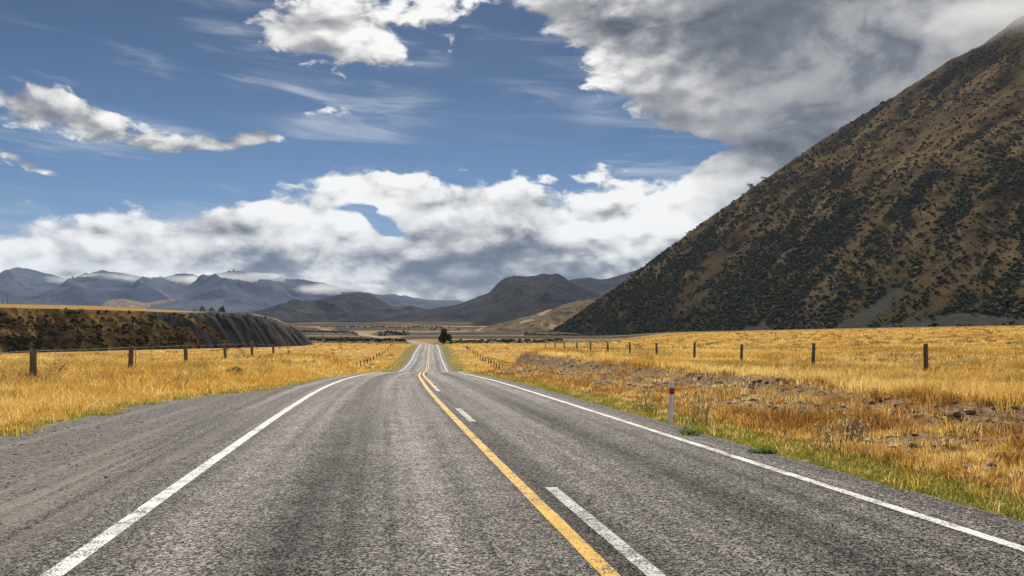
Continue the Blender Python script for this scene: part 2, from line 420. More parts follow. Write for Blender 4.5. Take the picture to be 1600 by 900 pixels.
def mat_ground():
    m, b = mat('ground'); P = pos(b); c, gr, green, dirt, dark = attr(b, 'zone')
    n0 = b.noise(P, .05, 5, .6); n1 = b.noise(P, .6, 5, .65); n2 = b.noise(P, 7, 5, .7); n3 = b.noise(P, 45, 3, .7)
    gold = b.mix(b.ramp(n0, .38, .62), (.29, .175, .045), (.40, .265, .082))
    gold = b.mix(b.ramp(n1, .45, .68), gold, (.20, .115, .035)); gold = b.mix(b.ramp(dark, .02, .14), gold, (.25, .165, .068))
    gold = b.mix(b.mul(b.ramp(n2, .5, .72), .6), gold, (.12, .075, .03))
    x, y, z = b.sep(P)
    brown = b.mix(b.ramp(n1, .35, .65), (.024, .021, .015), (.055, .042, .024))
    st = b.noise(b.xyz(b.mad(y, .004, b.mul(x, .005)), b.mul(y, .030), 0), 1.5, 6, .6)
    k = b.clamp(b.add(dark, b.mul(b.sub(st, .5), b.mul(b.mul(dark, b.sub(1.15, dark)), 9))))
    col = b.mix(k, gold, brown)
    grn = b.mix(b.ramp(n2, .4, .65), (.105, .10, .026), (.22, .19, .055))
    col = b.mix(b.ramp(b.mad(b.sub(n1, .5), .9, green), .35, .6), col, grn)
    soil = b.mix(b.ramp(n2, .35, .65), (.095, .058, .028), (.31, .215, .12))
    soil = b.mix(b.ramp(n3, .45, .62), soil, (.18, .128, .078))
    col = b.mix(b.ramp(b.mad(b.sub(n1, .5), 1.3, dirt), .35, .6), col, soil)
    vs = b.voro(P, 26); vcol = b.node('ShaderNodeTexVoronoi'); b.put(vcol.inputs['Vector'], P); vcol.inputs['Scale'].default_value = 26
    sv = b.sep(vcol.outputs['Color'])[0]
    grav = b.mix(sv, (.060, .058, .058), (.225, .21, .195))
    lane = b.noise(b.xyz(b.mad(x, 1.0, b.mul(y, .175)), b.mul(y, .02), 0), 2.2, 4, .6)
    grav = b.mix(b.mul(b.ramp(lane, .48, .66), .45), grav, (.27, .245, .21))
    g2 = b.ramp(b.mad(b.sub(n2, .5), .7, gr), .36, .56)
    col = b.mix(g2, col, grav)
    h = b.add(b.mul(n2, .5), b.add(b.mul(n3, .25), b.mul(b.mul(b.sub(.6, vs), g2), .35)))
    finish(b, col, .95, h, .06, .7, .02); return m

def mat_asphalt():
    m, b = mat('asphalt'); P = pos(b)
    uv = b.node('ShaderNodeTexCoord').outputs['UV']; l, s, _ = b.sep(uv)
    v1 = b.node('ShaderNodeTexVoronoi'); b.put(v1.inputs['Vector'], P); v1.inputs['Scale'].default_value = 80
    v2 = b.node('ShaderNodeTexVoronoi'); b.put(v2.inputs['Vector'], P); v2.inputs['Scale'].default_value = 38
    stone = b.sep(v1.outputs['Color'])[0]; stone2 = b.sep(v2.outputs['Color'])[1]
    n1 = b.noise(P, .35, 4, .6); n2 = b.noise(P, 3, 5, .65); base = b.mix(b.m('POWER', stone, 2.6), (.008, .0075, .008), (.185, .168, .155))
    base = b.mix(b.mul(b.ramp(stone2, .72, .98), .6), base, (.24, .222, .205))
    base = b.mix(b.mul(b.ramp(stone2, .30, .05), .55), base, (.016, .015, .016))
    # polished wheel paths, the darker binder between them, long streaks
    streak = b.noise(b.xyz(b.mul(l, 1.6), b.mul(s, .016), 0), 1.5, 5, .6)
    base = b.tint(base, b.ramp(streak, .3, .7, .58, 1.55, False))
    def band(c, w): return b.m('POWER', 2.718, b.mul(b.m('POWER', b.m('ABSOLUTE', b.m('DIVIDE', b.sub(l, c), w)), 2.0), -1.0))
    wp = b.add(b.add(band(-2.95, .38), band(-1.15, .40)), b.add(band(1.15, .38), band(2.75, .36)))
    oil = b.add(band(1.95, .45), b.add(band(-2.05, .42), b.mul(band(.2, .3), .6)))
    n4 = b.noise(b.xyz(b.mul(l, .9), b.mul(s, .12), 4), 1.2, 4, .6)
    base = b.mix(b.mul(oil, b.ramp(n4, .35, .65, .10, .52)), base, (.014, .0135, .0135))
    base = b.tint(base, b.mad(wp, b.ramp(n4, .3, .7, .0, .5), 1.0))
    # dusty loose shoulder outside the left line
    sh = b.mul(b.ramp(l, -3.9, -4.7), b.ramp(b.noise(b.xyz(b.mul(l, 1.4), b.mul(s, .03), 2), 1.7, 4, .65), .42, .62))
    base = b.mix(b.mul(sh, .6), base, (.21, .19, .165))
    # a tar seam across the road
    sj = b.m('ABSOLUTE', b.sub(b.mad(b.sub(n2, .5), .5, s), 27.5))
    base = b.mix(b.mul(b.ramp(sj, .22, .06), .7), base, (.02, .02, .02))
    base = b.tint(base, b.ramp(n1, .3, .7, .86, 1.14, False))
    h = b.sub(.5, v1.outputs['Distance'])
    rough = b.ramp(n2, .3, .7, .74, .86)
    gl = b.mul(b.ramp(streak, .32, .68, .55, 1.3), b.mad(wp, .5, b.mad(oil, -.4, .95)))
    sp = b.mul(b.mul(b.mad(b.m('POWER', stone, 2.0), .9, .03), gl), .48)
    p = finish(b, base, rough, h, .008, .8, .3); b.put(p.inputs['Specular IOR Level'], sp); return m

def mat_paint(name, c1, wear=(.40, .52), dark=(.07, .068, .066)):
    m, b = mat(name); P = pos(b)
    n = b.noise(P, 55, 4, .75); n2 = b.noise(P, 4, 4, .6); v = b.voro(P, 62)
    w = b.ramp(b.mad(b.sub(n2, .5), .5, n), *wear)
    col = b.mix(w, dark, c1)
    col = b.tint(col, b.ramp(v, .1, .7, 1.05, .78))
    finish(b, col, .75, b.add(b.mul(n, .6), b.sub(.5, v)), .008, .7, .12); return m

def mat_blades(name, trans=.42, bright=1.0):
    m, b = mat(name); c, *_ = attr(b, 'Col')
    d = b.node('ShaderNodeBsdfDiffuse'); b.put(d.inputs[0], b.tint(c, bright))
    t = b.node('ShaderNodeBsdfTranslucent'); b.put(t.inputs[0], b.tint(c, bright*1.1))
    mx = b.node('ShaderNodeMixShader'); mx.inputs[0].default_value = trans
    b.nt.links.new(d.outputs[0], mx.inputs[1]); b.nt.links.new(t.outputs[0], mx.inputs[2])
    b.nt.links.new(mx.outputs[0], b.out.inputs[0]); return m

def mat_mountain():
    m, b = mat('mountain'); P = pos(b); c, scree, lush, _, _ = attr(b, 'zone')
    n0 = b.noise(P, .012, 5, .6); n1 = b.noise(P, .09, 6, .65); n2 = b.noise(P, .7, 4, .7)
    col = b.mix(b.ramp(n0, .35, .65), (.098, .068, .034), (.180, .125, .062))
    col = b.mix(b.ramp(n1, .48, .68), col, (.052, .038, .024))
    col = b.mix(b.mul(b.ramp(n2, .45, .65), .6), col, (.055, .046, .03))
    rock = b.mix(b.ramp(n2, .35, .65), (.078, .077, .082), (.145, .142, .148))
    col = b.mix(b.ramp(b.mad(b.sub(n1, .5), 1.0, scree), .4, .6), col, rock)
    col = b.mix(b.mul(b.ramp(b.mad(b.sub(n1, .5), 1.0, lush), .3, .7), .6), col, (.040, .036, .018))
    finish(b, col, .95, b.add(b.mul(n1, 1.5), n2), 1.2, .7, .0); return m

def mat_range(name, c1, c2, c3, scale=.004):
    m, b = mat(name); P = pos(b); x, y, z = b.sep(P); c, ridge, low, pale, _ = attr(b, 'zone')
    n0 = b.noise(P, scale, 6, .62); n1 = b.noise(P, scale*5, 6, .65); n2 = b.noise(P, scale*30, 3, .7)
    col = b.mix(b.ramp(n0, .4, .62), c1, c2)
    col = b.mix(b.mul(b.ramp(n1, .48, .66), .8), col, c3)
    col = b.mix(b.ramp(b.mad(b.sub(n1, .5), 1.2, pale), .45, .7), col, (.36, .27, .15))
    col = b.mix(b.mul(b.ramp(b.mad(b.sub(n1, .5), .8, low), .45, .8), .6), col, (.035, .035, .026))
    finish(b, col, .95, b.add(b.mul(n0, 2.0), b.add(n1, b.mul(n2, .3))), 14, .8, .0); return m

def mat_wood():
    m, b = mat('weathered_wood'); o = b.node('ShaderNodeTexCoord').outputs['Object']; x, y, z = b.sep(o)
    n = b.noise(b.xyz(b.mul(x, 40), b.mul(y, 40), b.mul(z, 2.5)), 1, 5, .65); n2 = b.noise(o, 6, 4, .6)
    col = b.mix(b.ramp(n, .35, .68), (.075, .06, .045), (.24, .205, .16))
    col = b.mix(b.mul(b.ramp(n2, .5, .7), .5), col, (.13, .125, .085))
    finish(b, col, .9, n, .01, .8, .2); return m
def mat_plain(name, col, rough=.6, metal=0.0, var=.25, scale=12):
    m, b = mat(name); o = b.node('ShaderNodeTexCoord').outputs['Object']
    n = b.noise(o, scale, 5, .65)
    c = b.mix(b.ramp(n, .3, .7), tuple(q*(1-var) for q in col), tuple(min(1, q*(1+var*.5)) for q in col))
    p = finish(b, c, rough, n, .004, .4, .4); p.inputs['Metallic'].default_value = metal; return m
def mat_rock():
    m, b = mat('rock'); o = pos(b); n = b.noise(o, 9, 6, .65); n2 = b.noise(o, 60, 3, .7); c, *_ = attr(b, 'Col')
    col = b.tint(c, b.ramp(n, .3, .7, .65, 1.3, False))
    finish(b, col, .9, b.add(n, b.mul(n2, .5)), .03, .8, .2); return m

M = dict(ground=mat_ground(), asphalt=mat_asphalt(), white=mat_paint('white_road_paint', (.78, .77, .74)),
         yellow=mat_paint('yellow_road_paint', (.68, .41, .070)), worn=mat_paint('worn_white_road_paint', (.60, .59, .57), (.44, .56)),
         dry=mat_blades('dry_grass', .5), green=mat_blades('green_grass', .45), leaf=mat_blades('leaves', .25), scrub=mat_blades('scrub', .12),
         mountain=mat_mountain(), wood=mat_wood(), wire=mat_plain('galvanised_wire', (.42, .41, .39), .6, 0),
         white_post=mat_plain('white_plastic', (.86, .86, .84), .5, 0, .06, 20), red=mat_plain('red_reflector', (.42, .02, .02), .35, 0, .1),
         bark=mat_plain('bark', (.10, .075, .055), .9), rock=mat_rock(),
         far=mat_range('far_range', (.062, .072, .108), (.095, .100, .130), (.042, .049, .075), .0022),  # blue, pale look of distant haze put into the albedo
         hill=mat_range('hill', (.036, .037, .042), (.070, .060, .050), (.020, .022, .027), .006),  # dark rock and forest, albedo lowered further in place of cloud shadow
         peak=mat_range('peak', (.030, .033, .040), (.058, .053, .048), (.018, .020, .026), .006),  # cloud shade put into the albedo, over dark greywacke and forest
         spur=mat_range('spur', (.20, .15, .09), (.13, .105, .07), (.07, .06, .045), .012))

# ------------------------------------------------------------------ ground sheet
def build_ground():
    ang = np.concatenate([np.arange(-52, 52, .18), np.arange(52, 308, 2.5)])
    rad = np.concatenate([[.4], 1.2*1.022**np.arange(0, 430)]); rad = rad[rad < 7200]
    Rr, An = np.meshgrid(rad, np.radians(ang), indexing='ij')
    X, Y = Rr*np.sin(An), Rr*np.cos(An)
    g = ground_parts(X, Y); Z, l = g['z'], g['l']
    zone = np.zeros(X.shape+(4,))
    wob = .35*g['nm']+.25*g['nf']
    zone[..., 0] = np.where(l < 0, sst(-.3, .3, l-(g['se']+wob*1.3)), sst(4.75, 4.2, l+wob*.35))*(Y < 1500)
    zone[..., 0] *= np.where((Y > 75) & (np.abs(l) > 5), 0, 1)
    vg = np.where(l > 0, np.exp(-((l-5.0)/.75)**2), np.exp(-((g['se']-.5-l)/.55)**2)*.75)
    vg = np.where(Y > 70, np.exp(-((np.abs(l)-5.8)/2.2)**2)*.9, vg)
    zone[..., 1] = vg*(Y < 400)
    d = sst(6.2, 7.2, l)*(1-sst(g['crest']-.3, g['crest']+.5, l))*g['m']
    zone[..., 2] = np.maximum(d*bare(X, Y), lip(X, Y, l, g['crest'])*g['m'])
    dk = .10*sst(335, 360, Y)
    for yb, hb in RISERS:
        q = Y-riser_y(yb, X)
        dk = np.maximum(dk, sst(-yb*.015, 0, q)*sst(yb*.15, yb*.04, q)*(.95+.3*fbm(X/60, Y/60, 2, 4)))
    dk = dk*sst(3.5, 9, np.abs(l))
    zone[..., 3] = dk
    f = grid_faces(*X.shape, wrap=True)
    me = mesh_np('ground', np.stack([X, Y, Z], -1).reshape(-1, 3), [f[:, ::-1]], {'zone': zone.reshape(-1, 4)})
    link('ground', me, M['ground'], kind='structure')
build_ground()

# ------------------------------------------------------------------ road and markings
def strip(name, ys, l0, l1, mt, dz=0, parent=None, nl=2, jag=0, kind='structure'):
    ys = np.asarray(ys, float); L0 = np.broadcast_to(l0, ys.shape); L1 = np.broadcast_to(l1, ys.shape)
    t = np.linspace(0, 1, nl)[None, :]
    L = L0[:, None]*(1-t)+L1[:, None]*t
    if jag:
        L = L.copy(); L[:, 0] += jag*fbm(ys/.9, ys*0, 3, 5); L[:, -1] += jag*fbm(ys/.9, ys*0+9, 3, 6)
    Y = np.repeat(ys[:, None], nl, 1); X = at_road(Y, L); Z = road_z(Y)+dz
    me = grid_mesh(name, X, Y, Z, flip=True)
    uv_from(me, np.stack([L, Y], -1).reshape(-1, 2))
    return link(name, me, mt, parent, kind=kind if parent is None else None)
YS = np.concatenate([np.arange(-30, 80, .25), np.arange(80, 400, 1.0), np.arange(400, 1500, 6.0)])
road = strip('road', YS, np.interp(YS, [0, 40, 75], [-5.15, -4.9, -4.15]), 3.98, M['asphalt'], 0, None, 14, .16)
strip('edge_line', YS, -3.77, -3.62, M['white'], .005, road, 2, .012)
strip('edge_line', YS, 3.215, 3.345, M['white'], .005, road, 2, .012)
strip('centre_line', YS, -.065, .065, M['yellow'], .005, road, 2, .012)
y2 = YS[(YS >= 28.5) & (YS < 700)]
strip('centre_line', y2, .235, .365, M['yellow'], .005, road, 2, .012)
for y0, y1 in ((-14.7, -11.7), (-4.7, -1.7), (4.6, 8.3), (15.3, 18.4), (25.4, 28.5)):
    strip('lane_dash', np.linspace(y0, y1, 16), .235, .365, M['worn'], .005, road, 2, .014)

# ------------------------------------------------------------------ escarpment on the left
def px(u, v, y): return (u-800)/F*y, y, CAMZ-(v-VH)*y/F
ESC_U = [-520, -200, 0, 150, 270, 400, 430, 450, 470, 490]
ESC_V = [470, 474, 480.5, 484, 488, 492.5, 499, 508, 521, 540]
ESC_Y = [150, 205, 235, 255, 275, 300, 312, 320, 328, 338]
ESC_S = [462, 470, 475, 478, 485, 491, 498, 507, 520, 540]    # skyline of the terrace top further back
def build_escarpment():
    u = np.linspace(-520, 490, 900); V = smooth_table(ESC_U, ESC_V, u); Y0 = np.interp(u, ESC_U, ESC_Y); V2 = np.interp(u, ESC_U, ESC_S)
    X0 = (u-800)/F*Y0; Z0 = CAMZ-(V-VH)*Y0/F
    # outward direction: towards the camera side, perpendicular to the rim
    tx, ty = np.gradient(X0), np.gradient(Y0); ln = np.hypot(tx, ty); nx, ny = ty/ln, -tx/ln
    arc = np.cumsum(ln)
    rim = (1.6*fbm(arc/14, arc*0, 3, 51)+.7*fbm(arc/4, arc*0, 2, 52))*sst(490, 430, u)
    Xr, Yr = X0+nx*rim, Y0+ny*rim
    zb = -5.6; H = np.maximum(Z0-zb, .05)
    tf = np.linspace(0, 1, 60); tb = np.linspace(0, 1, 25)[1:]
    rows = []; dirt = sst(245, 285, u)
    for t in tb[::-1]:                                       # top, going back
        d = t*320; f = 1-.0*t
        y = Y0+d; x = (u-800)/F*y*(1-.00*t)
        z = CAMZ-((V+(V2-V)*sst(0, 1, t)*1.0)-VH)*y/F + .25*fbm(x/15, y/15, 2, 8)*t
        rows.append((x, y, z, t*0-1+0*u))
    for t in tf:                                            # the face, going down
        run = H*1.18*t
        # chutes wander sideways down the face as seen in the scree
        k = arc-H*t*.55
        gul = ridged(k/9.0, arc*0+t*.5, 4, 12)*1.3*np.sin(np.pi*min(1, t*1.05))*(H/14)
        gul += .9*fbm(k/3.2, arc*0+t*3, 3, 19)*np.sin(np.pi*t)*(H/14)+.9*fbm(arc/5, arc*0+t*H/4, 3, 20)*np.sin(np.pi*t)*(1-dirt)
        off = run*.0+run+gul
        prof = t+.10*np.sin(np.pi*2*t)*-1*dirt
        rows.append((Xr+nx*off, Yr+ny*off, Z0-H*prof+.35*(1-t)*fbm(arc/5, arc*0, 3, 53)*sst(490, 440, u), t+0*u))
    for t in (4.0, 14.0): rows.append((X0+nx*(H*1.18+t), Y0+ny*(H*1.18+t), Z0*0+zb-.3*t, 0*u+1))
    X, Y, Z, T = (np.array([r[i] for r in rows]) for i in range(4))
    zone = np.zeros(X.shape+(4,))
    U2 = np.broadcast_to(u[None, :], X.shape); tt = np.clip(T, 0, 1)
    sc = sst(-12, 14, U2-(222+100*tt)+26*fbm(arc[None, :]/7+0*tt, tt*1.5, 3, 3))*(1-.9*np.exp(-((U2-(262+100*tt))/10)**2))
    zone[..., 0] = np.where(T < -.5, 0, sc); zone[..., 1] = np.where(T < -.5, 1, 0); zone[..., 2] = np.clip(T, 0, 1)
    me = grid_mesh('escarpment', X, Y, Z, {'zone': zone}, flip=True)
    m, b = mat('escarpment'); P = pos(b); c, scree, topg, tt, _ = attr(b, 'zone'); x, y, z = b.sep(P)
    n0 = b.noise(P, .12, 5, .6); n1 = b.noise(P, .8, 5, .65); sk = b.noise(b.xyz(b.mad(z, .55, b.mul(x, .8)), b.mul(y, .2), 0), .75, 5, .65)
    grass = b.mix(b.ramp(n0, .38, .6), (.125, .083, .035), (.225, .148, .055)); grass = b.mix(b.ramp(n1, .48, .66), grass, (.05, .04, .02))
    sc = b.mix(b.ramp(sk, .4, .62), (.032, .030, .031), (.115, .108, .105)); sc = b.mix(b.mul(b.ramp(n1, .5, .7), .5), sc, (.06, .055, .05))
    col = b.mix(b.ramp(b.mad(b.sub(sk, .5), .7, scree), .4, .6), grass, sc)
    col = b.mix(b.ramp(topg, .4, .6), col, b.mix(n0, (.34, .215, .08), (.24, .155, .06)))
    finish(b, col, .95, b.add(n0, n1), .5, .8, .0)
    link('escarpment', me, m, kind='structure')
    return X, Y, Z, T, zone[..., 0]
ESC = build_escarpment()

# ------------------------------------------------------------------ the mountain on the right
FOOT0 = np.array([280.0, 420.0]); FD = np.array([-.62, .785]); FN = np.array([.785, .62])     # foot line and the uphill direction
RID = [(-60, 878, -6), (40, 770, -2), (110, 778, 46), (258, 815, 156), (420, 852, 268), (600, 900, 368), (760, 945, 440), (1000, 1010, 500)]
def build_mountain():
    a = np.linspace(-420, 640, 430); d = np.concatenate([np.linspace(-45, 640, 420), np.linspace(646, 1150, 60)])
    D, A = np.meshgrid(d, a, indexing='ij')
    X = FOOT0[0]+FD[0]*A+FN[0]*D; Y = FOOT0[1]+FD[1]*A+FN[1]*D
    # along-ridge coordinate by x, ridge plan position and height
    rx = np.array([r[0] for r in RID], float); ry = np.array([r[1] for r in RID], float); rz = np.array([r[2] for r in RID], float)
    s0 = .655+.02*fbm(A/160, D/400, 2, 4)
    gl = ridged(A/150+.25*fbm(A/90, D/140, 2, 6), D/900, 4, 14)
    base = np.where(D > 0, 0, D*.05)
    face = base+s0*np.maximum(D, 0)-6*np.exp(-np.maximum(D, 0)/30)*0
    face = face + sst(10, 200, D)*(17*gl+9*fbm(A/42, D/95, 4, 15)+2.4*fbm(A/10, D/16, 3, 17)) - 3
    # far side of the ridge: falls away from the crest line
    xc = np.interp(Y, ry, rx)
    back_d = (Y-np.interp(X, rx, ry))                       # metres beyond the ridge
    crest = np.interp(X, rx, rz)+6.0*fbm(X/70, X*0, 4, 23)+2.2*fbm(X/13, X*0, 3, 27)
    back = crest-.55*back_d
    k = 5.0
    h = np.minimum(face, back)-np.maximum(0, k-np.abs(face-back))**2/(4*k)
    foot = np.interp(X, [-60, 20, 60, 195, 280, 420], [-4, -4, -3.2, 3.8, 5.9, 8.5])
    Z = foot+np.where(face < back, h, h)
    zone = np.zeros(X.shape+(4,))
    # scree fans
    def fan(u0, y0, wide, length, lean):
        x0 = (u0-800)/F*y0; r = np.array([x0, y0])-FOOT0; a0, d0 = r@FD, r@FN
        dd = D-d0; w = wide*(1-np.clip(dd/length, 0, 1))**1.0
        aa = A-(a0+lean*dd)
        return sst(1.15, .75, np.abs(aa)/np.maximum(w, .5))*sst(-8, 0, dd)*sst(length, length*.9, dd)
    zone[..., 0] = np.maximum(fan(1310, 500, 15, 62, -.40), np.maximum(fan(1490, 455, 46, 10, -.5), fan(1180, 560, 14, 8, 0)))
    zone[..., 0] = np.maximum(zone[..., 0], .75*np.exp(-((A-60)/30)**2-((D-330)/55)**2))
    zone[..., 1] = np.clip(sst(150, 0, D)*.75+.35*fbm(A/70, D/110, 3, 71), 0, 1)
    me = grid_mesh('mountain', X, Y, Z, {'zone': zone}, flip=False)
    link('mountain', me, M['mountain'], kind='structure')
    return dict(A=A, D=D, X=X, Y=Y, Z=Z, scree=zone[..., 0], face=face < back+4)
MT = build_mountain()

# ------------------------------------------------------------------ distant hills and ranges
def build_range(name, ridge, dist, front, back, base_v, mt, amp, cell, seed, ulo, uhi, nu=420, spurs=1.0, zone_fn=None, crag=1.0):
    """real hill body: ridge line by bearing and height at distance dist(u), spurs and gullies down both sides"""
    u = np.linspace(ulo, uhi, nu); dv = np.interp(u, *zip(*dist)) if isinstance(dist, list) else np.full(nu, float(dist))
    vr = smooth_table(*zip(*ridge), u)
    zb = CAMZ-(base_v-VH)*(dv-front)/F
    zr = CAMZ-(vr-VH)*dv/F
    x0 = (u-800)/F*dv
    t = np.concatenate([np.linspace(-1, 0, 90), np.linspace(0, 1, 40)[1:]])
    Tm, U = np.meshgrid(t, u, indexing='ij')
    dist_m = np.where(Tm < 0, Tm*front, Tm*back)
    Y = np.interp(U, u, dv)+dist_m; X = (U-800)/F*np.interp(U, u, dv)*(1+dist_m/np.interp(U, u, dv)*.8)
    ZR, ZB = np.interp(U, u, zr), np.interp(U, u, zb)
    at = np.abs(Tm)
    w = fbm(X/cell/1.5, Y/cell/1.5, 3, seed+40)
    spur = ridged(X/cell+.5*w, Y/cell/2.6, 5, seed, .52)
    prof = (1-at)**1.25
    Z = ZB+(ZR-ZB)*prof
    env = np.sin(np.pi*np.clip(at, 0, 1))**.8*np.clip((ZR-ZB)/(np.max(zr-zb)+1e-6), .15, 1)
    Z = Z+env*amp*(spurs*(spur-.25)) + crag*amp*.05*np.clip(1-at*3, 0, 1)*fbm(X/(cell*.12), Y/(cell*.12), 4, seed+7)
    zone = np.zeros(X.shape+(4,)); zone[..., 0] = 1-at
    if zone_fn: zone_fn(zone, U, Tm, X, Y, Z)
    me = grid_mesh(name, X, Y, Z, {'zone': zone}, flip=False)
    return link(name, me, mt, kind='structure')
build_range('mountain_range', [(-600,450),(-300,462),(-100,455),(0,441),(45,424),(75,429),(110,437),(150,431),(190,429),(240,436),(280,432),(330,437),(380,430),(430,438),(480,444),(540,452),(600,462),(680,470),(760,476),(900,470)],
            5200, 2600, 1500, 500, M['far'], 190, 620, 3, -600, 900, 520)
build_range('foothills', [(60,492),(120,482),(165,470),(200,468),(225,473),(255,469),(290,470),(310,478),(340,486),(380,490)], 3300, 500, 500, 494, M['spur'], 26, 160, 61, 60, 380, 200,
            zone_fn=lambda z, U, T, X, Y, Z: z.__setitem__((..., 2), .55))
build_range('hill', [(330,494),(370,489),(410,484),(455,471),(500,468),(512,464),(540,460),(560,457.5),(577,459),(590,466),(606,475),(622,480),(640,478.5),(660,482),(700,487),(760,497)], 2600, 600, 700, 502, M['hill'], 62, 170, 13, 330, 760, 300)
def peak_zone(z, U, T, X, Y, Z):
    z[..., 1] = sst(-.45, -.75, T)*.75
    z[..., 2] = .50*np.exp(-((T+.74+.05*fbm(X/260, Y*0, 2, 91))/.07)**2)*sst(1000, 820, U)*(.55+.6*fbm(X/120, Y/200, 3, 92))
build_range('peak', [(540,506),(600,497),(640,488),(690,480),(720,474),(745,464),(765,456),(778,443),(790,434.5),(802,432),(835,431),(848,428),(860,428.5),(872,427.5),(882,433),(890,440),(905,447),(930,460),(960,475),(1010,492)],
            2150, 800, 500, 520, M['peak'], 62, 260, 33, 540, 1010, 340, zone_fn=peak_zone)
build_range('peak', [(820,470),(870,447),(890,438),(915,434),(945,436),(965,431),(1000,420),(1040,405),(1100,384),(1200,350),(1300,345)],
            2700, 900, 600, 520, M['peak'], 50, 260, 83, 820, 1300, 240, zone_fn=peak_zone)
def spur_zone(z, U, T, X, Y, Z):
    z[..., 2] = .75*sst(.05, .35, fbm(X/60, Y/110, 3, 5))
    z[..., 1] = .9*sst(.0, .3, fbm(X/35, Y/60, 3, 15))*sst(-.25, -.4, T)
build_range('spur', [(640,531),(690,526),(740,514),(800,501),(850,487),(890,473),(930,466),(990,464),(1100,470)], [(640,950),(1100,1350)], 330, 300, 533, M['spur'], 26, 60, 23, 640, 1100, 320, zone_fn=spur_zone)

# ------------------------------------------------------------------ scattered plants
def ico(sub):
    import bmesh
    bm = bmesh.new(); bmesh.ops.create_icosphere(bm, subdivisions=sub, radius=1)
    v = np.array([q.co[:] for q in bm.verts]); f = np.array([[q.index for q in t.verts] for t in bm.faces]); bm.free(); return v, f
def rotz(v, a):
    c, s = np.cos(a)[:, None], np.sin(a)[:, None]
    return np.stack([v[..., 0]*c-v[..., 1]*s, v[..., 0]*s+v[..., 1]*c, v[..., 2]], -1)
def lumps(pts, size, cols, sub=1, flat=.75, seed=1, rough=.38):
    """many shrubs: rough leafy lumps sunk a little in the slope"""
    r = np.random.default_rng(seed); v, f = ico(sub); N = len(pts)
    out_v, out_c = [], []
    var = []
    for k in range(8):
        n = 1+rough*r.standard_normal(len(v)); var.append(v*n[:, None]*np.array([1, 1, flat]))
    var = np.array(var)
    vv = var[r.integers(0, 8, N)]*size[:, None, None]*(.8+.4*r.random((N, 1, 3)))
    vv = rotz(vv, r.random(N)*6.28)
    vv[..., 2] += (size*.35)[:, None]
    vv += pts[:, None, :]
    ff = (f[None]+(np.arange(N)*len(v))[:, None, None]).reshape(-1, 3)
    cc = np.repeat(cols[:, None, :], len(v), 1)*(.75+.5*r.random((N, len(v), 1)))
    C = np.ones((N*len(v), 4)); C[:, :3] = cc.reshape(-1, 3)
    return vv.reshape(-1, 3), ff, C
def mountain_scrub():
    A, D, Zm = MT['A'], MT['D'], MT['Z']; da, dd = A[0, 1]-A[0, 0], D[1, 0]-D[0, 0]
    r = np.random.default_rng(3); N = 1000000
    a = r.uniform(-330, 600, N); d = 640*r.random(N)**1.25
    wh = .5+fbm(a/45, d/190, 4, 33)*1.6; small = .5+fbm(a/13, d/26, 3, 35)*1.3
    p = np.clip(sst(300, 10, d)*.62+.17, 0, 1)*np.clip(wh, .06, 1.6)*np.clip(small, .12, 1.4)
    ia = ((a-A[0, 0])/da); idx = np.clip(ia.astype(int), 0, A.shape[1]-2); jd = np.clip((d+45)/dd, 0, 418); jdx = jd.astype(int)
    fa, fd = ia-idx, jd-jdx
    z = Zm[jdx, idx]*(1-fa)*(1-fd)+Zm[jdx, idx+1]*fa*(1-fd)+Zm[jdx+1, idx]*(1-fa)*fd+Zm[jdx+1, idx+1]*fa*fd
    ok = (r.random(N) < p) & (MT['scree'][jdx, idx] < .4+.3*r.random(N)) & MT['face'][jdx, idx]
    a, d, z = a[ok], d[ok], z[ok]
    x = FOOT0[0]+FD[0]*a+FN[0]*d; y = FOOT0[1]+FD[1]*a+FN[1]*d
    vis = (np.abs(x/y) < 1.15); x, y, z, d = x[vis], y[vis], z[vis], d[vis]
    n = len(x); size = (.42+1.05*r.random(n)**2.8)*(1.2-.2*np.clip(d/300, 0, 1))
    pal = np.array([(.044, .050, .020), (.034, .037, .020), (.080, .082, .034), (.070, .054, .030), (.095, .102, .060)])
    cols = pal[r.choice(5, n, p=(.34, .3, .16, .12, .08))]*(.8+.5*r.random((n, 1)))
    v, f, c = lumps(np.stack([x, y, z], -1), size, cols, 1, .8, 7)
    link('scrub', mesh_np('scrub', v, [f], {'Col': c}), M['scrub'], smooth=False, kind='stuff', label='dark green scrub speckling the steep brown mountainside', cat='scrub')
    print('mountain scrub', n)
mountain_scrub()
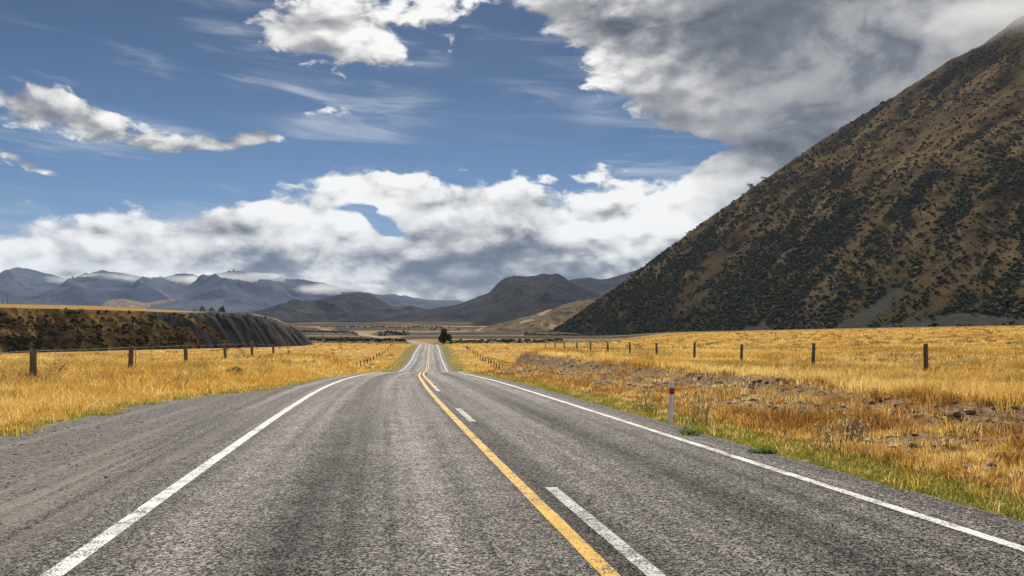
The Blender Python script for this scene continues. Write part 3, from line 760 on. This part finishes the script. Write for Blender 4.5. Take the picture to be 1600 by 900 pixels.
def low_scrub():
    r = np.random.default_rng(9); P = []; sz = []
    X, Y, Z, T, dirt = ESC
    rows = np.where((T[:, 0] >= 0) & (T[:, 0] <= 1))[0]
    k = 0
    while k < 3600:
        i = r.choice(rows); j = r.integers(0, X.shape[1])
        t = T[i, j]
        if dirt[i, j] > .5 and r.random() > .03: continue
        if fbm(np.array([j/22.]), np.array([t*5.]), 2, 61)[0]+.55*(t-.5) < r.random()*.8-.3: continue
        P.append((X[i, j], Y[i, j], Z[i, j])); sz.append(.18+.6*r.random()**2.5); k += 1
    # dark broken bands at the edges of the river flats and along the mountain's foot
    for n, u0, u1, y0, y1, wd in ((900, 420, 668, 378, 392, 7), (420, 430, 640, 760, 690, 26), (300, 700, 880, 374, 392, 9), (420, 820, 960, 690, 640, 26), (420, 440, 720, 1150, 980, 60), (260, 440, 640, 520, 500, 22)):
        t = r.random(n); u = u0+(u1-u0)*t; y = y0+(y1-y0)*t+wd*r.standard_normal(n)*.5; x = (u-800)/F*y
        l = lat(x, y); keep = np.abs(l) > 9
        z = ground_z(x, y)
        for q in np.where(keep)[0]: P.append((x[q], y[q], z[q])); sz.append((.28+.62*r.random()**2)*(1 if y[q] < 600 else 1.6))
    P = np.array(P); sz = np.array(sz); n = len(P)
    pal = np.array([(.045, .045, .024), (.035, .037, .022), (.060, .058, .030), (.055, .043, .027)])
    v, f, c = lumps(P, sz, pal[r.integers(0, 4, n)], 1, .75, 8)
    link('scrub', mesh_np('scrub', v, [f], {'Col': c}), M['scrub'], smooth=False, kind='stuff', label='low dark scrub on the terrace face and river flats', cat='scrub')
low_scrub()

def blades(pts, h, spread, nb, width, cols, lean=.5, seed=0, droop=.0):
    """tufts of bent blades: pts Nx3, h/spread/width per tuft"""
    r = np.random.default_rng(seed); N = len(pts); B = nb
    ph = r.random((N, B))*6.283; rad = np.sqrt(r.random((N, B)))*spread[:, None]
    base = pts[:, None, :]+np.stack([np.cos(ph)*rad, np.sin(ph)*rad, np.zeros((N, B))], -1)
    yaw = ph+r.normal(0, .8, (N, B)); ld = np.stack([np.cos(yaw), np.sin(yaw), 0*yaw], -1)
    fy = r.random((N, B))*6.283; side = np.stack([np.cos(fy), np.sin(fy), 0*fy], -1)
    hh = h[:, None]*(.55+.65*r.random((N, B))); w = width[:, None]*(.7+.6*r.random((N, B)))
    ln = lean*(.3+r.random((N, B)))
    up = np.array([0, 0, 1.0])
    mid = base+up*(hh*.55)[..., None]+ld*(hh*ln*.28)[..., None]
    tip = base+up*(hh*(1-.25*ln-droop))[..., None]+ld*(hh*ln)[..., None]
    sw = side*(w/2)[..., None]
    low = base-up*(hh*.08)[..., None]
    V = np.stack([low-sw, low+sw, mid-sw*.8, mid+sw*.8, tip], 2).reshape(-1, 3)
    o = (np.arange(N*B)*5)[:, None]
    q = o+np.array([[0, 1, 3, 2]]); t = o+np.array([[2, 3, 4]])
    c = cols[:, None, :]*(.7+.6*r.random((N, B, 1)))
    C = np.ones((N, B, 5, 4)); C[..., :3] = c[:, :, None, :]
    return V, q, t, C.reshape(-1, 4)
class Grass:
    def __init__(s): s.V, s.Q, s.T, s.C, s.n = [], [], [], [], 0
    def add(s, V, q, t, C):
        s.V.append(V); s.Q.append(q+s.n); s.T.append(t+s.n); s.C.append(C); s.n += len(V)
    def build(s, name, mt, label):
        me = mesh_np(name, np.concatenate(s.V), [np.concatenate(s.Q), np.concatenate(s.T)], {'Col': np.concatenate(s.C)})
        print(name, len(me.polygons))
        return link(name, me, mt, smooth=False, kind='stuff', label=label, cat='grass')
GOLD = np.array([(.53, .325, .074), (.64, .435, .128), (.45, .255, .048), (.34, .165, .033), (.69, .515, .20), (.24, .125, .036)])
GREEN = np.array([(.24, .23, .040), (.31, .285, .055), (.16, .175, .035), (.38, .32, .085)])
BROWN = np.array([(.25, .115, .030), (.36, .175, .042), (.14, .072, .028), (.45, .26, .07)])
def fields():
    r = np.random.default_rng(21); dry, grn = Grass(), Grass()
    #        near, far, tufts, blades, height, spread, width
    for r0, r1, n, nb, h0, sp, wd in ((3.5, 14, 31000, 13, .26, .10, .0065), (14, 26, 45000, 12, .30, .15, .010), (26, 48, 56000, 9, .31, .24, .017),
                                      (48, 95, 56000, 7, .32, .38, .033), (95, 200, 45000, 6, .34, .7, .07), (200, 420, 29000, 5, .42, 1.5, .16)):
        rr = np.sqrt(r.uniform(r0**2, r1**2, n)); an = np.radians(r.uniform(-52, 52, n)); x, y = rr*np.sin(an), rr*np.cos(an)
        g = ground_parts(x, y); l, se = g['l'], g['se']
        big = fbm(x/14, y/14, 3, 101); mid = fbm(x/2.4, y/2.4, 3, 103); dn = fbm(x/3.3, y/3.3, 3, 90)
        right = l > 0
        dirt = sst(6.2, 7.2, l)*(1-sst(g['crest']-.3, g['crest']+.5, l))*g['m']*bare(x, y)
        dirt = np.maximum(dirt, lip(x, y, l, g['crest'])*g['m'])
        verge = np.where(right, l-4.30+.45*mid, (se+.15+1.1*mid+.12*r.standard_normal(n))-l)             # metres outside the gravel
        far_verge = (y > 72)
        verge = np.where(far_verge, np.abs(l)-5.2, verge)
        keep = (verge > 0) & (r.random(n) < np.clip(1.05-1.1*dirt, .09, 1))
        keep &= ~((mid < -.25) & (rr < 60) & (r.random(n) < .45))
        esc = (y > 175) & (x/y < -.27) & (y > np.interp(x/y*F+800, ESC_U, ESC_Y)-34)
        keep &= ~esc
        gv = np.where(right, sst(1.7+.8*mid, .7+.8*mid, verge)*.93, sst(.95+.8*mid, .3+.8*mid, verge)*.7)
        gv = np.where(far_verge, sst(4.5+2*mid, 1.0+2*mid, verge)*.7, gv)
        isg = keep & (r.random(n) < gv); isd = keep & ~isg
        def go(sel, G, kind):
            k = np.where(sel)[0]
            if not len(k): return
            z = g['z'][k]; P = np.stack([x[k], y[k], z], -1); N = len(k)
            if kind == 'g':
                c = GREEN[r.integers(0, 4, N)]; hh = h0*(.16+.24*r.random(N)**2); w = np.full(N, wd*1.5); s = np.full(N, sp*1.1)
            else:
                edge = np.clip(verge[k]/2.5, 0, 1)
                bank = np.where((l[k] > 5) & (l[k] < g['crest'][k]+.3) & (g['m'][k] > .4), 1, 0)
                pick = np.clip(((big[k]*2.1+mid[k]*1.1)*2.2+2.0+1.0*r.standard_normal(N)), 0, 5).astype(int)
                order = np.array([4, 1, 0, 0, 2, 3]); c = GOLD[order[pick]]
                br = (bank == 1) & (r.random(N) < .45+.9*np.clip(mid[k]+.35*big[k]+.25, 0, .6))
                c = np.where(br[:, None], BROWN[r.integers(0, 4, N)], c)
                hh = h0*(.7+.55*r.random(N))*(1+.45*big[k])*(.45+.55*edge)*np.where(bank == 1, np.clip(.72+.7*mid[k], .3, 1.1), 1.0)
                w = np.full(N, wd); s = np.full(N, sp)
                hh = np.where(r.random(N) < .04, hh*1.5, hh)
            G.add(*blades(P, hh, s, nb, w, c, .55, int(r.integers(1e6))))
        go(isd, dry, 'd'); go(isg, grn, 'g')
        if r0 >= 14:                                                     # darker tussocks standing out of the sward
            t = np.where(isd & (r.random(n) < .035) & (fbm(x/9, y/9, 2, 131) > -.1) & ((l > g['crest']+1) | (l < g['se']-2)))[0]
            if len(t):
                c = np.array([(.22, .14, .045), (.30, .20, .06), (.17, .13, .045), (.40, .28, .09)])[r.integers(0, 4, len(t))]
                q = .75+.6*r.random(len(t))
                dry.add(*blades(np.stack([x[t], y[t], g['z'][t]], -1), .42*q*(1+.25*(r0 > 90)), .30*q*(1+.5*(r0 > 40)), 46, wd*.9+0*q, c, .75, int(r0)))
    dry.build('dry_grass', M['dry'], 'tall dry golden grass over the fields and roadside banks')
    grn.build('verge_grass', M['green'], 'short green grass and weeds along the road verges')
fields()

# ------------------------------------------------------------------ loose stones
def stones():
    r = np.random.default_rng(33); P, sz, cl = [], [], []
    n = 9000; y = 5+70*r.random(n)**1.5
    l = np.where(r.random(n) < .40, r.uniform(-8.6, -4.6, n), r.uniform(6.2, 11, n))
    x = at_road(y, l); g = ground_parts(x, y); dn = fbm(x/3.3, y/3.3, 3, 90)
    keep = np.where(l < 0, l > g['se']-.2, (dn > -.22) & (l < g['crest']+.2))
    k = np.where(keep)[0]; s = np.where(l[k] < 0, .008+.016*r.random(len(k))**4, .02+.085*r.random(len(k))**3)
    c = np.where((l[k] < 0)[:, None], np.array([(.24, .225, .21)]), np.array([(.28, .23, .165)]))*(.6+.7*r.random((len(k), 1)))
    zz = np.where(l[k] < -5.0, g['z'][k], np.where(l[k] < 0, g['zr'][k], g['z'][k]))
    v, f, cc = lumps(np.stack([x[k], y[k], zz-s*.2], -1), s, c, 1, .55, 44, .22)
    link('gravel', mesh_np('gravel', v, [f], {'Col': cc}), M['rock'], smooth=False, kind='stuff', label='loose grey stones on the shoulder and the bare bank', cat='gravel')
stones()

# ------------------------------------------------------------------ fences
def solve_y(u, l, y0=8, y1=400):
    ys = np.linspace(y0, y1, 20000); uu = 800+F*at_road(ys, np.full_like(ys, l))/ys
    return float(ys[np.argmin(np.abs(uu-u))])
def post_mesh(h, r, seed):
    rr = random.Random(seed); n = 9; V, Fq = [], []
    zs = [-.35, 0, h*.35, h*.7, h-.02, h]
    for i, z in enumerate(zs):
        for k in range(n):
            t = 2*math.pi*k/n; q = r*(1+.07*math.sin(3*t+seed)+.04*rr.uniform(-1, 1))*(1.06-.08*z/h)*(.9 if i == len(zs)-1 else 1)
            V.append((q*math.cos(t), q*math.sin(t), z+(.012*math.cos(t) if i >= 4 else 0)))
    for i in range(len(zs)-1):
        for k in range(n): Fq.append((i*n+k, i*n+(k+1) % n, (i+1)*n+(k+1) % n, (i+1)*n+k))
    Fq.append(tuple(range(len(V)-n, len(V))))
    return MB().add((V, Fq)).mesh('post')
def fence(spots, h, r, heights, label, group, wire_r=.0035, seed=0, pickets=()):
    P = [(float(x), float(y), float(ground_z(np.array([x]), np.array([y]))[0])) for x, y in spots]
    root = empty('fence', P[0], label, 'fence', group)
    o0 = Vector(P[0]); rr = random.Random(seed); protos = []
    for i, p in enumerate(P):
        if i < 3:
            o = link('post', post_mesh(h, r, seed+i), M['wood'], root, smooth=False); protos.append(o)
        else:
            o = protos[i % 3].copy(); COL.objects.link(o); o.parent = root
        o.location = Vector(p)-o0; o.rotation_euler = (R(rr.uniform(-2.2, 2.2)), R(rr.uniform(-2.2, 2.2)), rr.uniform(0, 6))
        o.scale = (1, 1, rr.uniform(.95, 1.06))
    for hz in heights:
        path = []
        for i in range(len(P)):
            a = Vector(P[i])-o0+Vector((0, 0, hz*h+rr.uniform(-.015, .015))); path.append(a+Vector((0, -r*1.0, 0)))
            if i < len(P)-1:
                b = Vector(P[i+1])-o0+Vector((0, 0, hz*h)); path.append((a+b)/2+Vector((0, -r, -.02)))
        link('wire', MB().add(tube(path, wire_r, 4, False)).mesh('wire'), M['wire'], root)
    for x, y, ph in pickets:
        z = float(ground_z(np.array([x]), np.array([y]))[0])
        link('picket', MB().box((0, 0, ph/2-.1), (.035, .012, ph+.2)).mesh('picket'), M['wire'], root, smooth=False, loc=Vector((x, y, z))-o0)
    return root
GRP = 'post and wire fences beside the road'
LR, LL = 19.3, -13.3
sp = [(at_road(y, LR), y) for y in [16.0, 22.5]+[solve_y(u, LR) for u in (1447, 1270, 1158, 1085, 1026, 984, 950, 923, 901, 882, 867, 853, 840)]]
fence(sp, 1.27, .085, (.93, .74, .55, .36, .18), 'post and wire fence along the golden plain above the right-hand bank', GRP, .0032, 1)
sp = [(at_road(y, LL), y) for y in [15.0, 20.0]+[solve_y(u, LL) for u in (52, 204, 291, 352, 394, 427, 452, 473, 488, 502, 513, 523)]]
yq = solve_y(212, LL)
fence(sp, 1.24, .10, (.93, .7, .5, .3), 'dark-posted wire fence along the golden field left of the gravel shoulder', GRP, .0028, 7,
      pickets=[(at_road(yq, LL), yq, 1.12)])
sp = [(at_road(y, -12.5+.0*y), y) for y in (118, 122, 127, 133, 139, 146, 153, 161, 169, 178, 188, 199, 211, 224, 238, 253, 268)]
fence(sp, 1.15, .10, (.9, .6, .3), 'small far fence in the dip left of the road', GRP, .004, 13)
sp = [(at_road(y, 12.6), y) for y in (112, 117, 122, 127, 133, 139, 145, 152, 159, 167, 176, 185, 195, 206, 218, 231, 245, 260)]
fence(sp, 1.15, .10, (.9, .6, .3), 'small far fence in the dip right of the road', GRP, .004, 17)

# ------------------------------------------------------------------ marker posts
def marker(x, y, z, h, label, group, tilt=(0, 0)):
    root = empty('marker_post', (x, y, z), label, 'marker post', group); root.rotation_euler = (R(tilt[0]), R(tilt[1]), R(6))
    w, d = .086, .028
    V = [(-w/2, -d/2), (-w/4, -d), (w/4, -d), (w/2, -d/2), (w/2, d/2), (w/4, d*.6), (-w/4, d*.6), (-w/2, d/2)]
    mb = MB(); n = len(V); zs = (-.25, h*.985, h)
    vv = [(a*(.8 if i == 2 else 1), b*(.7 if i == 2 else 1), z_) for i, z_ in enumerate(zs) for a, b in V]
    ff = [(i*n+k, i*n+(k+1) % n, (i+1)*n+(k+1) % n, (i+1)*n+k) for i in range(2) for k in range(n)]+[tuple(range(2*n, 3*n))]
    mb.add((vv, ff)); link('post_body', mb.mesh('post_body'), M['white_post'], root, smooth=False)
    s = 1.05
    vb = [(a*s, b*s-.001, z_) for z_ in (h*.72, h*.86) for a, b in V]
    link('red_band', MB().add((vb, [(k, (k+1) % n, n+(k+1) % n, n+k) for k in range(n)])).mesh('red_band'), M['red'], root, smooth=False)
    return root
MG = 'roadside marker posts'
ym = 14.9; xm = (1047.5-800)/F*ym
marker(xm, ym, float(ground_z(np.array([xm]), np.array([ym]))[0]), .90, 'white marker post with a red band on the right verge nearest the camera', MG, (0, 2.2))
for l, y, h, lab in ((5.6, 80, 1.0, 'tiny far white and red marker post right of the road at the crest'), (-6.4, 119, 1.2, 'thin far marker post left of the road in the dip')):
    x = float(at_road(y, l)); marker(x, y, float(ground_z(np.array([x]), np.array([y]))[0]), h, lab, MG)

# ------------------------------------------------------------------ trees, bushes, weeds
def leaf_seed_faces(name, parent, radii, center, n, leaf, pal, seed, lobes=9, mt=None):
    """leaf faces gathered in clumps through the crown's volume"""
    r = np.random.default_rng(seed)
    lc = r.standard_normal((lobes, 3)); lc /= np.linalg.norm(lc, axis=1)[:, None]; lc *= (.35+.45*r.random((lobes, 1)))
    k = r.integers(0, lobes, n); q = r.standard_normal((n, 3)); q /= np.linalg.norm(q, axis=1)[:, None]
    p = (lc[k]+q*(.5*r.random((n, 1))**.4)*(.7+.5*r.random((lobes, 1)))[k])*np.array(radii)+np.array(center)
    a = r.standard_normal((n, 3)); a /= np.linalg.norm(a, axis=1)[:, None]
    b = np.cross(a, r.standard_normal((n, 3))); b /= np.linalg.norm(b, axis=1)[:, None]
    s = leaf*(.6+.8*r.random((n, 1)))
    V = np.stack([p-a*s, p+b*s*.5, p+a*s, p-b*s*.5], 1).reshape(-1, 3)
    C = np.ones((n, 4, 4)); C[..., :3] = (np.array(pal)[r.integers(0, len(pal), n)]*(.75+.5*r.random((n, 1))))[:, None, :]
    return link(name, mesh_np(name, V, [np.arange(n*4).reshape(-1, 4)], {'Col': C.reshape(-1, 4)}), mt or M['leaf'], parent, smooth=False)
def gz(x, y): return float(ground_z(np.array([x]), np.array([y]))[0])
DARK = [(.040, .058, .018), (.060, .085, .024), (.030, .042, .015), (.10, .13, .035)]
def tree(x, y, h, w, label, seed, pal=DARK, n=2600, trunk=.18, z=None, group=None, lobes=10):
    root = empty('tree', (x, y, gz(x, y) if z is None else z), label, 'tree', group)
    mb = MB().add(tube([(0, 0, -.3), (.05, 0, h*.25), (-.06, .05, h*.5), (.05, 0, h*.82)], [h*.035, h*.028, h*.02, h*.006], 8))
    for k in range(5):
        a = k*2.4; z0 = h*(.25+.09*k); mb.add(tube([(0, 0, z0), (w*.2*math.cos(a), w*.2*math.sin(a), z0+h*.12), (w*.36*math.cos(a), w*.36*math.sin(a), z0+h*.2)], [h*.014, h*.01, h*.004], 5))
    link('trunk', mb.mesh('trunk'), M['bark'], root)
    leaf_seed_faces('crown', root, (w*.5, w*.5, h*.5), (0, 0, h*.52), n, h*.045, pal, seed, lobes)
    return root
yt = 345.; xt = (694-800)/F*yt
tree(xt, yt, 6.9, 5.6, 'dark green broad tree right of the road at the far crest', 3, n=3400)
tree((705-800)/F*352, 352, 2.6, 2.4, 'small dark bushy tree just right of the broad tree at the crest', 4, n=900)
tree((720-800)/F*356, 356, 2.4, 4.0, 'low light green tree along the far bank right of the crest', 5, [(.12, .15, .04), (.16, .19, .05), (.08, .11, .03)], 900)
def mt_z(x, y):
    k = np.argmin((MT['X']-x)**2+(MT['Y']-y)**2); return float(MT['Z'].ravel()[k])
for x, y, h, w, lab in ((252, 812, 6.5, 8, 'lone dark tree standing on the skyline ridge of the big mountain'), (268, 818, 4.5, 8, 'low spreading tree just uphill of the lone skyline tree on the mountain ridge'), (182, 795, 3.6, 6, 'small dark bushy tree lower down the mountain skyline ridge')):
    tree(x, y, h, w, lab, int(x), n=700, z=mt_z(x, y)-.4, group='trees on the mountain skyline', lobes=6)
def esc_top_z(x, y):
    u = x/y*F+800; V = smooth_table(ESC_U, ESC_V, u); V2 = np.interp(u, ESC_U, ESC_S); Y0 = np.interp(u, ESC_U, ESC_Y)
    t = np.clip((y-Y0)/320, 0, 1); return float(CAMZ-((V+(V2-V)*t*t*(3-2*t))-VH)*y/F)
def conifer(x, y, h, w, label, seed):
    root = empty('conifer', (x, y, esc_top_z(x, y)-.1), label, 'tree', 'dark conifers on the terrace top')
    link('trunk', MB().add(tube([(0, 0, -.3), (0, 0, h*.6), (0, 0, h*.98)], [h*.03, h*.018, .01], 7)).mesh('trunk'), M['bark'], root)
    r = np.random.default_rng(seed); n = 1500; t = r.random(n)**.75; a = r.random(n)*6.283
    rad = w*.5*(1-t)**.8*(.35+.65*r.random(n)**.5)*(1+.25*np.sin(a*3+seed))
    p = np.stack([rad*np.cos(a), rad*np.sin(a), h*(.06+.94*t)-.15*rad], -1)
    d = np.stack([np.cos(a), np.sin(a), -.25+0*a], -1); s = h*.045*(.6+.8*r.random((n, 1)))
    b = np.cross(d, r.standard_normal((n, 3))); b /= np.linalg.norm(b, axis=1)[:, None]
    V = np.stack([p-d*s, p+b*s*.45, p+d*s, p-b*s*.45], 1).reshape(-1, 3); C = np.ones((n*4, 4)); C[:, :3] = np.repeat(np.array(DARK)[r.integers(0, 3, n)]*.8, 4, 0)
    link('crown', mesh_np('crown', V, [np.arange(n*4).reshape(-1, 4)], {'Col': C}), M['leaf'], root, smooth=False)
for u, h, w, lab in ((316, 4.2, 3.6, 'leftmost and roundest dark conifer on the terrace top'), (331, 3.6, 4.4, 'low spreading conifer between two taller ones on the terrace'),
                     (345, 4.2, 3.6, 'conifer just left of the tallest one at the group end'), (348.5, 5.0, 2.6, 'tallest spiky conifer at the right end of the terrace group'), (304, 1.8, 2.6, 'tiny low conifer apart on the left of the terrace group')):
    y = 560.; conifer((u-800)/F*y, y, h, w*1.55, lab, int(u))
def pole(u, y, h, arms, label):
    x = (u-800)/F*y; root = empty('utility_pole', (x, y, esc_top_z(x, y)-.1), label, 'utility pole', 'poles on the terrace skyline')
    link('shaft', MB().add(tube([(0, 0, -.4), (0, 0, h)], [.17, .12], 8)).mesh('shaft'), M['wood'], root)
    for k in range(arms):
        link('cross_arm', MB().box((0, 0, h-.5-.7*k), (1.8, .12, .14)).mesh('cross_arm'), M['wood'], root, smooth=False)
pole(12, 540, 6.4, 1, 'taller thin utility pole on the terrace skyline'); pole(4, 545, 4.2, 1, 'shorter utility pole at the left frame edge on the terrace')

def bush(x, y, rad, h, label, seed, pal, n=500, leaf=.03, name='bush'):
    root = empty(name, (x, y, gz(x, y)), label, 'bush')
    mb = MB(); rr = random.Random(seed)
    for k in range(9):
        a = rr.uniform(0, 6.28); mb.add(tube([(0, 0, -.05), (rad*.4*math.cos(a), rad*.4*math.sin(a), h*.5), (rad*.8*math.cos(a), rad*.8*math.sin(a), h*rr.uniform(.7, 1))], [.012, .008, .003], 4))
    link('stems', mb.mesh('stems'), M['bark'], root)
    leaf_seed_faces('leaves', root, (rad, rad, h*.5), (0, 0, h*.5), n, leaf, pal, seed, 8)
GREY = [(.14, .13, .10), (.10, .10, .075), (.19, .175, .13)]
yb = 33.; bush((367-800)/F*yb, yb, .36, .42, 'grey-green low bush on the grass edge by the left gravel shoulder', 6, GREY, 900, .035)
yb = 30.; bush((88-800)/F*yb, yb, .45, .8, 'spindly green weed bush between the two nearest left fence posts', 8, [(.14, .14, .045), (.2, .18, .06)], 170, .03)
yb = 15.6; bush((1078-800)/F*13.2, 13.2, .28, .16, 'bright green leafy weed at the road edge below the marker post', 9, [(.18, .24, .05), (.25, .30, .08)], 700, .03, 'weed')
yb = 11.; bush((1190-800)/F*11, 11, .24, .16, 'bright green broad weed clump at the right asphalt edge', 10, [(.16, .22, .05), (.22, .28, .07)], 700, .028, 'weed')
def stalks(x, y, h, n, label, seed, col):
    root = empty('dry_weed', (x, y, gz(x, y)), label, 'weed', 'tall dry weeds on the right bank'); rr = random.Random(seed); mb = MB(); r = np.random.default_rng(seed); pts = []
    for k in range(n):
        a, b = rr.uniform(0, 6.28), rr.uniform(.02, .28); hh = h*rr.uniform(.6, 1)
        p0 = Vector((b*math.cos(a), b*math.sin(a), -.03)); p1 = p0+Vector((rr.uniform(-.12, .12), rr.uniform(-.12, .12), hh)); pm = (p0+p1)/2+Vector((rr.uniform(-.03, .03), 0, 0))
        mb.add(tube([p0, pm, p1], [.004, .0035, .002], 4))
        for q in np.linspace(.4, 1, 9): pts.append(p0.lerp(p1, q)+Vector((rr.uniform(-.03, .03), rr.uniform(-.03, .03), 0)))
    link('stems', mb.mesh('stems'), M['bark'], root)
    p = np.array(pts); m = len(p); a = r.standard_normal((m, 3))*.016; b = r.standard_normal((m, 3))*.010
    V = np.stack([p-a, p+b, p+a, p-b], 1).reshape(-1, 3); C = np.ones((m*4, 4)); C[:, :3] = np.array(col)
    link('leaf_seed_faces', mesh_np('leaf_seed_faces', V, [np.arange(m*4).reshape(-1, 4)], {'Col': C}), M['dry'], root, smooth=False)  # seed heads along the dry stalks, not leaves
for u, y, h, n, lab in ((1098, 15.8, .75, 16, 'tall grey-brown weed stalks just right of the marker post'), (1330, 13.2, .6, 22, 'pale dry weed clump on the bank below the second nearest right post'),
                        (1010, 18.6, .6, 14, 'brown weed stalks left of the marker post on the bank foot'), (1290, 12.0, .5, 16, 'purplish dry weeds above the green verge at the lower right')):
    stalks((u-800)/F*y, y, h, n, lab, u, (.36, .29, .19))
def rock(x, y, s, label, col, seed, flat=.5, cat='rock'):
    v, f = ico(3); r = np.random.default_rng(seed); n = np.zeros(len(v))
    for k in range(14):
        d = r.standard_normal(3); d /= np.linalg.norm(d); n = np.maximum(n, np.maximum(0, v@d-.62)*1.1)
    v = v*(1-n)[:, None]*np.array([1, .8, flat])*s
    v = v*(1+.05*r.standard_normal(len(v)))[:, None]
    C = np.ones((len(v), 4)); C[:, :3] = col
    o = link('rock', mesh_np('rock', v, [f], {'Col': C}), M['rock'], smooth=False, label=label, cat=cat, loc=(x, y, gz(x, y)+s*flat*.45)); o.rotation_euler = (0, 0, seed)
for u, y, s, lab, c in ((1527, 9.6, .085, 'white stone in the grass at the lower right', (.72, .71, .68)), (1060, 14.6, .14, 'flat grey stone against the foot of the marker post', (.22, .21, .20)),
                        (1074, 14.2, .18, 'larger flat dark stone lying right of the marker post', (.15, .145, .14)), (1257, 10.6, .10, 'pale stone half buried in the green verge', (.45, .42, .36))):
    rock((u-800)/F*y, y, s, lab, c, int(u) % 17, .42)

# ------------------------------------------------------------------ cloud shreds on the summit, air
def mist(loc, rad, dens, label, nk=1.0):
    rx_, ry_, rz_ = rad; v, f = ico(4); v = v*np.array(rad)
    me = mesh_np('mist', v, [f])
    m = bpy.data.materials.new('mist'); m.use_nodes = True; m.node_tree.nodes.clear(); b = NT(m.node_tree)
    o = b.node('ShaderNodeTexCoord').outputs['Object']
    q = b.vmath('MULTIPLY', o, (1/rx_, 1/ry_, 1/rz_)); ln = b.node('ShaderNodeVectorMath', operation='LENGTH'); b.put(ln.inputs[0], q)
    n = b.noise(b.vmath('MULTIPLY', o, (.012*nk, .012*nk, .024*nk)), 1.0, 5, .6)
    d = b.mul(b.m('MAXIMUM', b.sub(b.mad(n, 2.6, -.62), b.mul(ln.outputs['Value'], .85)), 0.0), dens)
    p = b.node('ShaderNodeVolumePrincipled'); p.inputs['Color'].default_value = (.9, .92, .95, 1); b.put(p.inputs['Density'], d); p.inputs['Anisotropy'].default_value = .3
    out = b.node('ShaderNodeOutputMaterial'); b.nt.links.new(p.outputs[0], out.inputs['Volume'])
    link('mist', me, m, smooth=False, kind='stuff', label=label, cat='mist', loc=loc)
mist((605, 885, 376), (190, 120, 74), .020, 'shreds of grey cloud drifting across the summit of the mountain')
for u, v, y, rad in ((150, 436, 4250, (420, 160, 34)), (335, 436, 4300, (520, 170, 42)), (500, 452, 4350, (420, 160, 44))):
    mist(((u-800)/F*y, y, CAMZ-(v-VH)*y/F), rad, .012, {150: 'thin low cloud hanging on the far left blue peak', 335: 'long low cloud lying along the middle of the far blue range', 500: 'low cloud hiding the right end of the far blue range'}[u], .4)

def haze():
    mb = MB().box((0, 0, 320), (14700, 14700, 680)); me = mb.mesh('haze')
    m = bpy.data.materials.new('haze'); m.use_nodes = True; m.node_tree.nodes.clear(); b = NT(m.node_tree)
    p = b.node('ShaderNodeVolumePrincipled'); p.inputs['Color'].default_value = (.48, .66, 1, 1); p.inputs['Density'].default_value = 4.2e-5; p.inputs['Anisotropy'].default_value = .1
    o = b.node('ShaderNodeOutputMaterial'); b.nt.links.new(p.outputs[0], o.inputs['Volume'])
    link('haze', me, m, smooth=False, kind='stuff', label='thin blue haze in the air over the valley', cat='haze')
haze()
